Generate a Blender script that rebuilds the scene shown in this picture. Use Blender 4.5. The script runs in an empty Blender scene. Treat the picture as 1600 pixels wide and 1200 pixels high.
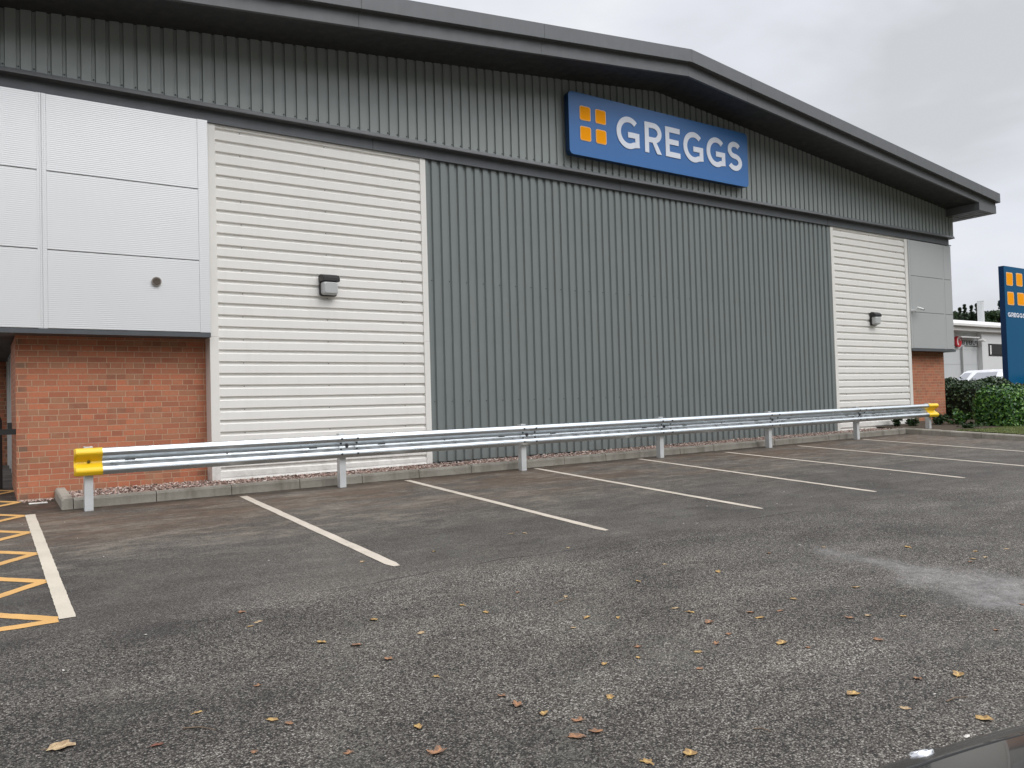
import bpy, math, random
from mathutils import Vector, Matrix
R = math.radians
C = bpy.context.scene.collection
scn = bpy.context.scene
rnd = random.Random(7)

# ------------------------------------------------------------------ camera
CAMZ = 1.62
YAW, PITCH, ROLL = R(33.72), R(1.547), R(-1.59)
cy, sy = math.cos(YAW), math.sin(YAW)
right = Vector((cy, -sy, 0)); fwd = Vector((sy, cy, 0)); up = Vector((0, 0, 1))
cp, sp = math.cos(PITCH), math.sin(PITCH)
f_ = fwd*cp + up*sp; u_ = up*cp - fwd*sp
cr, sr = math.cos(ROLL), math.sin(ROLL)
r2 = right*cr + u_*sr; u2 = u_*cr - right*sr
cam = bpy.data.cameras.new('camera'); co = bpy.data.objects.new('camera', cam); C.objects.link(co)
m = Matrix((r2, u2, -f_)).transposed().to_4x4(); m.translation = Vector((0, 0, CAMZ))
co.matrix_world = m
cam.sensor_width = 36; cam.lens = 36*1250/1600; cam.clip_start = 0.05; cam.clip_end = 3000
scn.camera = co

# ------------------------------------------------------------------ sky, sun, exposure
SUN_EL, SUN_AZ = 50, 160       # azimuth measured clockwise from +Y
w = bpy.data.worlds.new("World"); scn.world = w; w.use_nodes = True
nt = w.node_tree; N = nt.nodes; L = nt.links; N.clear()
def nn(t, **k):
    n = N.new(t)
    for a, b in k.items(): setattr(n, a, b)
    return n
out = nn('ShaderNodeOutputWorld'); bg = nn('ShaderNodeBackground'); bg2 = nn('ShaderNodeBackground'); mixs = nn('ShaderNodeMixShader')
sky = nn('ShaderNodeTexSky'); sky.sky_type = 'NISHITA'; sky.sun_disc = False
sky.sun_elevation = R(SUN_EL); sky.sun_rotation = R(SUN_AZ)
L.new(sky.outputs[0], bg.inputs[0]); bg.inputs[1].default_value = 0.07
tc = nn('ShaderNodeTexCoord'); mp = nn('ShaderNodeMapping'); mp.inputs['Scale'].default_value = (1, 1, 2.6); mp.inputs['Rotation'].default_value = (0.1, 0.25, 0.6)
L.new(tc.outputs['Generated'], mp.inputs[0])
n1 = nn('ShaderNodeTexNoise'); n1.inputs['Scale'].default_value = 2.1; n1.inputs['Detail'].default_value = 5; n1.inputs['Roughness'].default_value = 0.5; n1.inputs['Distortion'].default_value = 0.35
L.new(mp.outputs[0], n1.inputs['Vector'])
cr1 = nn('ShaderNodeValToRGB'); e = cr1.color_ramp.elements
e[0].position = 0.32; e[0].color = (0.52, 0.535, 0.555, 1); e[1].position = 0.66; e[1].color = (0.76, 0.775, 0.79, 1)
x = cr1.color_ramp.elements.new(0.5); x.color = (0.655, 0.67, 0.72, 1)
L.new(n1.outputs['Fac'], cr1.inputs[0])
sx = nn('ShaderNodeSeparateXYZ'); L.new(tc.outputs['Generated'], sx.inputs[0])
# the cloud layer is thinner and brighter on the sun's side (behind the camera) and overhead
dotn = nn('ShaderNodeVectorMath', operation='DOT_PRODUCT'); L.new(tc.outputs['Generated'], dotn.inputs[0])
dotn.inputs[1].default_value = (0.25, -0.52, 0.81)
mr = nn('ShaderNodeMapRange'); mr.inputs['From Min'].default_value = 0.45; mr.inputs['From Max'].default_value = 1.0
mr.inputs['To Min'].default_value = 1.0; mr.inputs['To Max'].default_value = 3.3
L.new(dotn.outputs['Value'], mr.inputs[0])
# added dark band low in the sky behind the camera, deepens the eaves shade
dt = nn('ShaderNodeVectorMath', operation='DOT_PRODUCT'); L.new(tc.outputs['Generated'], dt.inputs[0]); dt.inputs[1].default_value = (0.05, -1.0, 0)
n2 = nn('ShaderNodeTexNoise'); n2.inputs['Scale'].default_value = 9; n2.inputs['Detail'].default_value = 4; L.new(tc.outputs['Generated'], n2.inputs['Vector'])
def mmath(op, a, b):
    q = nn('ShaderNodeMath', operation=op)
    for i, v in enumerate((a, b)):
        if isinstance(v, bpy.types.NodeSocket): L.new(v, q.inputs[i])
        else: q.inputs[i].default_value = v
    return q.outputs[0]
def mrange(v, a, b, c, d):
    q = nn('ShaderNodeMapRange'); L.new(v, q.inputs[0]); q.inputs[1].default_value = a; q.inputs[2].default_value = b; q.inputs[3].default_value = c; q.inputs[4].default_value = d; return q.outputs[0]
zt = mmath('ADD', sx.outputs[2], mmath('MULTIPLY', mmath('SUBTRACT', n2.outputs['Fac'], 0.5), -0.16))
tree = mmath('MULTIPLY', mrange(zt, 0.27, 0.36, 1, 0), mrange(dt.outputs['Value'], 0.12, 0.4, 0, 1))  # mask of the added dark sky band that shapes the light
lowdark_mix = nn('ShaderNodeMix', data_type='RGBA'); L.new(tree, lowdark_mix.inputs[0]); L.new(cr1.outputs[0], lowdark_mix.inputs[6]); lowdark_mix.inputs[7].default_value = (0.055, 0.06, 0.045, 1)
L.new(lowdark_mix.outputs[2], bg2.inputs[0]); L.new(mr.outputs[0], bg2.inputs[1])
mixs.inputs[0].default_value = 0.93
L.new(bg.outputs[0], mixs.inputs[1]); L.new(bg2.outputs[0], mixs.inputs[2]); L.new(mixs.outputs[0], out.inputs[0])

sl = bpy.data.lights.new('sun', 'SUN'); sl.energy = 0.8; sl.angle = R(25); sl.color = (1, 0.97, 0.93)
so = bpy.data.objects.new('sun', sl); C.objects.link(so)
az = R(SUN_AZ); el = R(SUN_EL)
sd = Vector((math.sin(az)*math.cos(el), math.cos(az)*math.cos(el), math.sin(el)))
so.rotation_euler = sd.to_track_quat('Z', 'Y').to_euler(); so.location = (0, -20, 30)

scn.view_settings.view_transform = 'Standard'; scn.view_settings.look = 'None'
scn.view_settings.exposure = 0.32; scn.view_settings.gamma = 1
scn.render.engine = 'CYCLES'

# ------------------------------------------------------------------ material helpers
class Mat:
    def __init__(s, name, base=(0.5,0.5,0.5), rough=0.6, metal=0.0, spec=0.5, coat=0.0):
        s.m = bpy.data.materials.new(name); s.m.use_nodes = True
        s.nt = s.m.node_tree; s.N = s.nt.nodes; s.L = s.nt.links
        s.b = s.N['Principled BSDF']
        s.b.inputs['Base Color'].default_value = (*base, 1); s.b.inputs['Roughness'].default_value = rough
        s.b.inputs['Metallic'].default_value = metal; s.b.inputs['Specular IOR Level'].default_value = spec
        s.b.inputs['Coat Weight'].default_value = coat
        s.pos = None
    def n(s, t, **k):
        n = s.N.new(t)
        for a, b in k.items(): setattr(n, a, b)
        return n
    def P(s):
        if s.pos is None: s.pos = s.n('ShaderNodeNewGeometry').outputs['Position']
        return s.pos
    def O(s): return s.n('ShaderNodeTexCoord').outputs['Object']
    def map(s, v, scale=(1,1,1), rot=(0,0,0), loc=(0,0,0)):
        q = s.n('ShaderNodeMapping'); s.L.new(v, q.inputs[0])
        q.inputs['Scale'].default_value = scale; q.inputs['Rotation'].default_value = rot; q.inputs['Location'].default_value = loc
        return q.outputs[0]
    def noise(s, scale, detail=3, rough=0.5, v=None, dist=0.0):
        q = s.n('ShaderNodeTexNoise'); s.L.new(v if v is not None else s.P(), q.inputs['Vector'])
        q.inputs['Scale'].default_value = scale; q.inputs['Detail'].default_value = detail
        q.inputs['Roughness'].default_value = rough; q.inputs['Distortion'].default_value = dist
        return q.outputs['Fac']
    def voro(s, scale, feature='F1', v=None, out='Distance', rnd_=1.0):
        q = s.n('ShaderNodeTexVoronoi', feature=feature); s.L.new(v if v is not None else s.P(), q.inputs['Vector'])
        q.inputs['Scale'].default_value = scale
        if 'Randomness' in q.inputs: q.inputs['Randomness'].default_value = rnd_
        return q.outputs[out]
    def ramp(s, fac, stops, interp='LINEAR'):
        q = s.n('ShaderNodeValToRGB'); s.L.new(fac, q.inputs[0]); r = q.color_ramp; r.interpolation = interp
        while len(r.elements) > len(stops): r.elements.remove(r.elements[-1])
        while len(r.elements) < len(stops): r.elements.new(0.5)
        for e, (p, c) in zip(r.elements, stops):
            e.position = p; e.color = (*(c if hasattr(c, '__len__') else (c, c, c)), 1)
        return q.outputs[0]
    def rng(s, v, a, b, c, d, smooth=False):
        q = s.n('ShaderNodeMapRange'); s.set(q.inputs['Value'], v)
        if smooth: q.interpolation_type = 'SMOOTHSTEP'
        for k, val in zip(('From Min','From Max','To Min','To Max'), (a,b,c,d)): q.inputs[k].default_value = val
        return q.outputs[0]
    def set(s, inp, v):
        if isinstance(v, bpy.types.NodeSocket): s.L.new(v, inp)
        elif hasattr(v, '__len__'): inp.default_value = (*v, 1) if len(inp.default_value) == 4 else v
        else: inp.default_value = v
    def math(s, op, a, b=0.0, c=None):
        q = s.n('ShaderNodeMath', operation=op); s.set(q.inputs[0], a); s.set(q.inputs[1], b)
        if c is not None: s.set(q.inputs[2], c)
        return q.outputs[0]
    def mix(s, fac, a, b, mode='MIX'):
        q = s.n('ShaderNodeMix', data_type='RGBA', blend_type=mode)
        s.set(q.inputs[0], fac); s.set(q.inputs[6], a); s.set(q.inputs[7], b)
        return q.outputs[2]
    def xyz(s, v=None):
        q = s.n('ShaderNodeSeparateXYZ'); s.L.new(v if v is not None else s.P(), q.inputs[0]); return q.outputs
    def comb(s, x, y, z):
        q = s.n('ShaderNodeCombineXYZ')
        for i, a in enumerate((x, y, z)): s.set(q.inputs[i], a)
        return q.outputs[0]
    def col(s, v): s.set(s.b.inputs['Base Color'], v); return s
    def rough(s, v): s.set(s.b.inputs['Roughness'], v); return s
    def bump(s, h, strength=0.3, dist=0.01):
        q = s.n('ShaderNodeBump'); s.L.new(h, q.inputs['Height']); q.inputs['Strength'].default_value = strength; q.inputs['Distance'].default_value = dist
        s.L.new(q.outputs[0], s.b.inputs['Normal']); return s

def painted(name, col, rough=0.45, metal=0.0, var=0.10, streak=True, spec=0.5, dirt=(0.30,0.27,0.22), dirtamt=0.10, coat=0.0):
    """painted sheet metal with faint blotches and rain streaks"""
    M = Mat(name, col, rough, metal, spec, coat)
    n = M.noise(1.3, 4, 0.6); s = M.noise(1.0, 4, 0.65, M.map(M.P(), (9, 9, 0.55)))
    dark = tuple(c*(1-var) for c in col); light = tuple(min(1, c*(1+var*0.6)) for c in col)
    c = M.mix(n, dark, light)
    if streak:   # splash-back grime along the foot of the wall
        sp = M.math('MULTIPLY', M.rng(M.xyz()[2], 0.72, 1.35, 1, 0), M.rng(M.noise(5.0, 6, 0.75), 0.42, 0.72, 0.0, 0.8))
        c = M.mix(sp, c, tuple(0.55*q + 0.45*d for q, d in zip(col, (0.12, 0.10, 0.075))))
    if streak:
        c = M.mix(M.rng(s, 0.5, 0.78, 0, dirtamt), c, dirt)
    M.col(c); M.rough(M.rng(M.noise(6, 3), 0.3, 0.7, rough-0.06, rough+0.1))
    return M.m

MT = {}
MT['grey'] = painted('grey_cladding_paint', (0.255, 0.280, 0.268), 0.42, var=0.07, dirtamt=0.07)
MT['grey_low'] = painted('grey_cladding_lower_paint', (0.185, 0.208, 0.202), 0.42, var=0.08, dirtamt=0.09)
MT['white'] = painted('white_cladding_paint', (0.82, 0.80, 0.755), 0.4, var=0.05, dirt=(0.5,0.46,0.40), dirtamt=0.10)
MT['trim'] = painted('white_trim_paint', (0.79, 0.765, 0.715), 0.4, var=0.05, dirt=(0.45,0.40,0.33), dirtamt=0.1)
MT['dark'] = painted('dark_flashing_paint', (0.085, 0.092, 0.1), 0.4, var=0.12, dirt=(0.2,0.2,0.2), dirtamt=0.12)
MT['fascia'] = painted('fascia_paint', (0.115, 0.12, 0.124), 0.42, var=0.12, dirt=(0.2,0.2,0.2), dirtamt=0.15)
MT['soffit'] = painted('soffit_paint', (0.03, 0.031, 0.033), 0.5, var=0.1)
MT['black'] = Mat('black_plastic', (0.018, 0.017, 0.017), 0.4).m
MT['bolt'] = Mat('dark_bolt', (0.05, 0.052, 0.055), 0.5, 0.3).m
MT['diffuser'] = Mat('frosted_diffuser', (0.50, 0.51, 0.50), 0.35).m
MT['lens'] = Mat('camera_lens', (0.01, 0.01, 0.012), 0.1).m
MT['white_plastic'] = Mat('white_plastic', (0.8, 0.8, 0.79), 0.35).m

def silver(name, base, ribbed=True):
    M = Mat(name, base, 0.38, 0.35)
    z = M.xyz()[2]
    n = M.noise(0.8, 3)
    M.col(M.mix(n, tuple(c*0.97 for c in base), tuple(min(1, c*1.03) for c in base)))
    if ribbed:
        wv = M.math('SINE', M.math('MULTIPLY', z, 2*math.pi/0.0255))
        M.bump(wv, 0.28, 0.0014)
    return M.m
MT['silver'] = silver('silver_microrib_panel', (0.745, 0.75, 0.75))
MT['silver_flat'] = silver('silver_flat_panel_dulled', (0.53, 0.54, 0.535), False)  # right-hand panels: duller reflection put into a darker base colour

def brick_mat():
    M = Mat('red_brick', (0.4, 0.13, 0.08), 0.85, spec=0.25)
    x, y, z = M.xyz()
    uu = M.math('ADD', x, y)
    v = M.comb(uu, z, 0.0)
    q = M.n('ShaderNodeTexBrick'); M.L.new(v, q.inputs['Vector']); q.offset = 0.5; q.squash = 0.62; q.squash_frequency = 3
    q.inputs['Scale'].default_value = 1; q.inputs['Mortar Size'].default_value = 0.0052
    q.inputs['Mortar Smooth'].default_value = 0.12; q.inputs['Bias'].default_value = -0.1
    q.inputs['Brick Width'].default_value = 0.225; q.inputs['Row Height'].default_value = 0.0755
    q.inputs['Color1'].default_value = (0.54, 0.185, 0.098, 1); q.inputs['Color2'].default_value = (0.34, 0.120, 0.072, 1)
    q.inputs['Mortar'].default_value = (0.50, 0.33, 0.22, 1)
    # tone blotches inside and between bricks
    c = M.mix(M.rng(M.noise(26, 4, 0.7), 0.42, 0.7, 0, 0.4), q.outputs['Color'], (0.30, 0.15, 0.088))
    c = M.mix(M.rng(M.noise(1.1, 3), 0.45, 0.75, 0, 0.3), c, (0.40, 0.20, 0.12))
    vv = M.comb(M.math('MULTIPLY', uu, 1/0.225), M.math('MULTIPLY', z, 1/0.0755), 0.0)
    wn = M.n('ShaderNodeTexWhiteNoise', noise_dimensions='2D')
    fl = M.n('ShaderNodeVectorMath', operation='FLOOR'); M.L.new(vv, fl.inputs[0]); M.L.new(fl.outputs[0], wn.inputs[0])
    c = M.mix(M.math('MULTIPLY', M.rng(wn.outputs['Value'], 0.94, 0.96, 0, 0.45), M.math('SUBTRACT', 1.0, q.outputs['Fac'])), c, (0.20, 0.115, 0.075))
    wn2 = M.n('ShaderNodeTexWhiteNoise', noise_dimensions='2D'); of = M.n('ShaderNodeVectorMath', operation='ADD'); M.L.new(fl.outputs[0], of.inputs[0]); of.inputs[1].default_value = (17.3, 5.1, 0); M.L.new(of.outputs[0], wn2.inputs[0])
    c = M.mix(M.math('MULTIPLY', M.rng(wn2.outputs['Value'], 0.6, 1.0, 0, 0.55), M.math('SUBTRACT', 1.0, q.outputs['Fac'])), c, (0.36, 0.21, 0.125))
    c = M.mix(M.rng(M.noise(7, 5, 0.7), 0.50, 0.72, 0, 0.35), c, (0.42, 0.27, 0.17))
    # dark headers on alternate courses at the corner
    hx = M.math('MULTIPLY', M.math('GREATER_THAN', x, 0.40), M.math('LESS_THAN', x, 0.51))
    row = M.math('LESS_THAN', M.math('MODULO', M.math('MULTIPLY', z, 1/0.151), 1.0), 0.42)
    hm = M.math('MULTIPLY', M.math('MULTIPLY', hx, row), M.math('SUBTRACT', 1.0, q.outputs['Fac']))
    c = M.mix(M.math('MULTIPLY', hm, M.rng(M.noise(2.2, 2), 0.42, 0.6, 0.1, 0.8)), c, (0.155, 0.115, 0.085))
    # pale mineral bloom low on the wall
    M.col(c)
    h = M.math('ADD', M.math('MULTIPLY', q.outputs['Fac'], -1.0), M.math('MULTIPLY', M.noise(120, 3), 0.35))
    M.bump(h, 0.6, 0.006)
    return M.m
MT['brick'] = brick_mat()

def asphalt():
    M = Mat('asphalt', (0.07, 0.07, 0.07), 0.85, spec=0.35)
    x, y, z = M.xyz()
    # two surfacings: coarse chippings in the aisle, finer darker mat in the bays (joint at y about 5.6)
    wob = M.math('MULTIPLY', M.math('SUBTRACT', M.noise(0.9, 2), 0.5), 0.35)
    yy = M.math('ADD', y, wob)
    bay = M.rng(yy, 5.35, 5.9, 0, 1)
    c1 = M.voro(120, out='Color'); sep = M.n('ShaderNodeSeparateColor'); M.L.new(c1, sep.inputs[0])
    d1 = M.voro(120)
    chips = M.ramp(sep.outputs[0], [(0.0, (0.034,0.030,0.027)), (0.35, (0.085,0.078,0.070)), (0.65, (0.175,0.163,0.146)), (0.88, (0.27,0.258,0.238)), (0.985, (0.42,0.40,0.37))])
    edge = M.rng(d1, 0.35, 0.75, 1.0, 0.22)
    chips = M.mix(1.0, chips, edge, 'MULTIPLY')
    c2 = M.voro(210, out='Color'); sep2 = M.n('ShaderNodeSeparateColor'); M.L.new(c2, sep2.inputs[0])
    fine = M.ramp(sep2.outputs[1], [(0.0, (0.024,0.021,0.020)), (0.5, (0.055,0.050,0.046)), (0.9, (0.105,0.098,0.090)), (0.99, (0.24,0.22,0.20))])
    col = M.mix(bay, chips, M.mix(0.38, fine, chips))
    # worn-in variation: big patches and tyre-swept streaks along X
    big = M.noise(0.55, 4, 0.6, dist=0.6)
    col = M.mix(1.0, col, M.ramp(big, [(0.3, 0.74), (0.5, 0.96), (0.7, 1.22)]), 'MULTIPLY')
    med = M.noise(1.0, 5, 0.62, M.map(M.P(), (1.3, 3.6, 1), rot=(0,0,0.10)))
    col = M.mix(1.0, col, M.ramp(med, [(0.3, 0.74), (0.52, 1.0), (0.72, 1.28)]), 'MULTIPLY')
    # newer, darker tarmac towards the left end
    col = M.mix(1.0, col, M.ramp(M.math('ADD', M.math('MULTIPLY', x, 0.2), M.math('MULTIPLY', M.math('SUBTRACT', big, 0.5), 0.8)), [(0.02, 0.76), (0.42, 1.0)]), 'MULTIPLY')
    # bare binder between the chippings, in blotches
    bl_ = M.math('MULTIPLY', M.rng(M.noise(28, 4, 0.7), 0.52, 0.60, 0, 1), M.rng(M.noise(1.6, 3, 0.6), 0.50, 0.66, 0, 0.8))
    col = M.mix(bl_, col, (0.115, 0.112, 0.098))
    # swept tyre arcs
    ta = M.math('SINE', M.math('ADD', M.math('MULTIPLY', M.math('ADD', y, M.math('MULTIPLY', M.math('MULTIPLY', x, x), 0.035)), 5.2), M.math('MULTIPLY', med, 5.0)))
    col = M.mix(1.0, col, M.ramp(ta, [(0.0, 0.92), (0.9, 1.04)]), 'MULTIPLY')
    # greenish-grey smears and brownish damp dirt
    col = M.mix(M.rng(M.noise(1.7, 4, 0.6), 0.56, 0.75, 0, 0.25), col, (0.10, 0.105, 0.092))
    dm = M.math('MULTIPLY', M.rng(y, 7.4, 9.9, 0, 1, True), M.rng(M.noise(1.0, 5, 0.65, M.map(M.P(), (0.75, 2.4, 1), loc=(3,1,0))), 0.38, 0.58, 0.1, 0.9))
    col = M.mix(dm, col, M.mix(M.noise(9, 4), (0.040, 0.029, 0.022), (0.155, 0.105, 0.070)))
    # dry pale scuffs beside the damp dirt
    sc = M.math('MULTIPLY', M.rng(y, 6.6, 8.3, 0, 1, True), M.rng(M.noise(1.0, 9, 0.82, M.map(M.P(), (1.6, 5.0, 1), rot=(0,0,0.15))), 0.49, 0.60, 0, 1.0))
    sc = M.math('MULTIPLY', sc, M.rng(M.noise(40, 4, 0.8), 0.42, 0.58, 0.35, 0.9))
    col = M.mix(sc, col, (0.20, 0.18, 0.15))
    sp_ = M.math('MULTIPLY', M.rng(M.noise(38, 4, 0.8), 0.52, 0.7, 0, 0.5), M.rng(M.noise(1.3, 3, 0.6), 0.42, 0.6, 0, 1))
    col = M.mix(M.math('MULTIPLY', sp_, bay), col, (0.19, 0.175, 0.15))
    # thin open joint between the two surfacings
    jn = M.math('MULTIPLY', M.rng(M.math('ABSOLUTE', M.math('SUBTRACT', yy, 5.72)), 0.004, 0.018, 1, 0), M.rng(M.noise(0.8, 2), 0.48, 0.56, 0, 0.8))
    col = M.mix(jn, col, (0.02, 0.018, 0.016))
    kf = M.math('MULTIPLY', M.rng(y, 10.30, 10.74, 0, 1, True), M.rng(M.noise(5, 5, 0.7), 0.35, 0.6, 0.25, 0.9))
    col = M.mix(kf, col, (0.032, 0.025, 0.019))
    oil = M.rng(M.math('ADD', M.voro(0.42), M.math('MULTIPLY', M.noise(6, 4), 0.12)), 0.10, 0.20, 0.55, 0)
    col = M.mix(oil, col, (0.03, 0.028, 0.027))
    col = M.mix(1.0, col, (1.10, 1.06, 1.01), 'MULTIPLY')
    # paler, smoother patch on the right with a ragged outline
    ax_ = M.math('ABSOLUTE', M.math('DIVIDE', M.math('SUBTRACT', M.math('ADD', x, M.math('MULTIPLY', wob, 0.8)), 6.12), 0.62))
    rr = M.math('ADD', ax_, M.math('MULTIPLY', M.math('SUBTRACT', M.noise(2.4, 6, 0.7), 0.5), 1.5))
    rr = M.math('ADD', rr, M.math('MAXIMUM', M.math('MULTIPLY', M.math('SUBTRACT', y, 2.7), 0.50), 0.0))
    pale_patch = M.rng(rr, 0.4, 1.25, 1, 0, True)
    col = M.mix(M.math('MULTIPLY', pale_patch, M.rng(M.noise(14, 5, 0.75), 0.3, 0.7, 0.25, 0.8)), col, M.mix(M.rng(M.noise(9, 5, 0.7), 0.3, 0.7, 0, 1), (0.13,0.122,0.115), (0.34,0.325,0.31)))
    M.col(col)
    ro = M.math('SUBTRACT', M.rng(M.noise(1.4, 3), 0.3, 0.7, 0.68, 0.92), M.math('MULTIPLY', dm, 0.22))
    ro = M.math('SUBTRACT', ro, M.math('MULTIPLY', pale_patch, 0.28))
    M.rough(ro)
    h = M.math('MULTIPLY', d1, -1.0)
    h = M.math('ADD', h, M.math('MULTIPLY', M.noise(260, 2), 0.4))
    hs = M.math('MULTIPLY', h, M.math('SUBTRACT', 1.0, M.math('MAXIMUM', M.math('MULTIPLY', bay, 0.45), M.math('MULTIPLY', pale_patch, 0.6))))
    M.bump(hs, 0.8, 0.006)
    return M.m
MT['asphalt'] = asphalt()

def paint_line(name, col, wear=0.35):
    M = Mat(name, col, 0.6, spec=0.3)
    n = M.noise(90, 4, 0.75); b = M.noise(4.5, 4, 0.7)
    f = M.rng(M.math('ADD', M.math('MULTIPLY', n, 0.6), M.math('MULTIPLY', b, 0.55)), 0.64, 0.76, 0, wear)
    c = M.mix(M.rng(M.noise(3, 3), 0.3, 0.7, 0, 0.5), col, tuple(c*0.72 for c in col))
    M.col(M.mix(f, c, (0.10, 0.09, 0.078)))
    M.bump(M.math('MULTIPLY', M.voro(120), -1.0), 0.4, 0.004)
    return M.m
MT['line'] = paint_line('white_road_paint', (0.60, 0.53, 0.44), 0.75)
MT['line_thick'] = paint_line('thick_white_road_paint', (0.60, 0.54, 0.44), 0.3)
MT['yline'] = paint_line('yellow_road_paint', (0.66, 0.38, 0.13), 0.25)

def concrete(name, a, b):
    M = Mat(name, a, 0.85, spec=0.3)
    c = M.mix(M.rng(M.noise(3.0, 5, 0.65), 0.3, 0.7, 0, 1), a, b)
    c = M.mix(M.rng(M.noise(60, 3), 0.5, 0.8, 0, 0.35), c, tuple(q*0.6 for q in a))
    # damp algae stain near the foot, streaky
    c = M.mix(M.rng(M.noise(1.0, 4, 0.6, M.map(M.P(), (6, 6, 1.2))), 0.5, 0.75, 0, 0.45), c, (0.10, 0.095, 0.065))
    M.col(c); M.bump(M.noise(80, 4), 0.35, 0.004)
    return M.m
MT['kerb'] = concrete('kerb_concrete', (0.31, 0.28, 0.23), (0.44, 0.41, 0.35))

def galv(name='galvanised_steel', base=(0.58, 0.615, 0.635), r=0.31, metal=0.92):
    M = Mat(name, base, r, metal)
    O = M.P()
    v = M.voro(55, out='Color', v=O); s = M.n('ShaderNodeSeparateColor'); M.L.new(v, s.inputs[0])
    c = M.mix(M.rng(s.outputs[0], 0, 1, 0, 0.18), base, tuple(q*0.74 for q in base))
    c = M.mix(M.rng(M.noise(3, 4, 0.6, M.map(O, (1, 1, 5))), 0.45, 0.75, 0, 0.25), c, tuple(q*0.75 for q in base))
    M.col(c); M.rough(M.rng(M.noise(8, 4, v=O), 0.3, 0.7, r-0.07, r+0.12))
    return M.m
MT['galv'] = galv()
MT['galv_post'] = galv('galvanised_post', (0.70, 0.71, 0.71), 0.5, 0.45)
MT['cap'] = Mat('yellow_plastic', (0.86, 0.55, 0.012), 0.38).m
Mq = Mat('soil', (0.06,0.045,0.03), 0.95); Mq.col(Mq.mix(Mq.noise(22,5,0.7), (0.03,0.022,0.015), (0.11,0.08,0.05))); Mq.bump(Mq.noise(30,5), 0.9, 0.03); MT['soil'] = Mq.m

def stone_mat(name, cols):
    M = Mat(name, cols[0], 0.8, spec=0.3)
    g = M.n('ShaderNodeNewGeometry').outputs['Random Per Island']
    k = len(cols)
    M.col(M.ramp(g, [(i/k, c) for i, c in enumerate(cols)], 'CONSTANT'))
    return M.m
MT['gravel'] = stone_mat('gravel', [(0.38,0.25,0.20),(0.50,0.36,0.30),(0.26,0.17,0.14),(0.42,0.32,0.27),(0.19,0.14,0.12),(0.58,0.47,0.41),(0.33,0.25,0.21),(0.45,0.29,0.24),(0.68,0.60,0.54)])
Mq = Mat('gravel_bed', (0.08,0.06,0.05), 0.95); Mq.col(Mq.mix(Mq.noise(60,3), (0.05,0.036,0.03), (0.16,0.11,0.09))); MT['gravel_bed'] = Mq.m

def leafy(name, cols, tr=0.2, rough=0.5):
    M = Mat(name, cols[0], rough, spec=0.4)
    g = M.n('ShaderNodeNewGeometry').outputs['Random Per Island']
    k = len(cols); M.col(M.ramp(g, [(i/k, c) for i, c in enumerate(cols)], 'CONSTANT'))
    M.b.inputs['Transmission Weight'].default_value = 0.0
    return M.m
MT['hedge'] = leafy('laurel_leaves', [(0.045,0.12,0.025),(0.065,0.17,0.03),(0.03,0.085,0.022),(0.10,0.22,0.035),(0.035,0.10,0.035),(0.14,0.26,0.045)], rough=0.35)
MT['hedge_dark'] = leafy('dark_hedge_leaves', [(0.022,0.05,0.016),(0.035,0.075,0.02),(0.018,0.04,0.014),(0.05,0.09,0.025)], rough=0.5)
MT['hedge_red'] = leafy('bronze_hedge_leaves', [(0.06,0.05,0.02),(0.09,0.05,0.025),(0.05,0.07,0.025),(0.11,0.07,0.035)], rough=0.5)
MT['conifer'] = leafy('conifer_needles', [(0.022,0.045,0.018),(0.03,0.06,0.022),(0.018,0.035,0.015),(0.045,0.075,0.03)], rough=0.6)
MT['bark'] = Mat('bark', (0.07,0.05,0.035), 0.9).m
MT['twig'] = Mat('dry_twig', (0.17,0.12,0.08), 0.9).m
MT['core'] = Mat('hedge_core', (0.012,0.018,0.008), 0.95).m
MT['grass'] = leafy('grass_blades', [(0.11,0.155,0.035),(0.16,0.19,0.05),(0.085,0.13,0.03),(0.22,0.22,0.08),(0.13,0.17,0.04)], rough=0.6)

def sign_blue(name, a, b):
    M = Mat(name, a, 0.3, spec=0.35)
    M.col(M.mix(M.noise(0.5, 2), a, b)); return M.m
MT['blue'] = sign_blue('blue_sign_face', (0.050, 0.160, 0.40), (0.055, 0.17, 0.42))
MT['navy'] = sign_blue('navy_sign_edge', (0.005, 0.04, 0.12), (0.005, 0.04, 0.12))
MT['totem'] = sign_blue('totem_blue', (0.0, 0.085, 0.20), (0.0, 0.095, 0.215))
MT['logo'] = Mat('orange_yellow_logo', (0.98, 0.36, 0.0), 0.6, spec=0.1).m
MT['logo_edge'] = Mat('pale_orange_edge', (0.95, 0.55, 0.22), 0.4).m
MT['letter'] = Mat('white_letter', (0.76, 0.79, 0.86), 0.4).m

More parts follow.
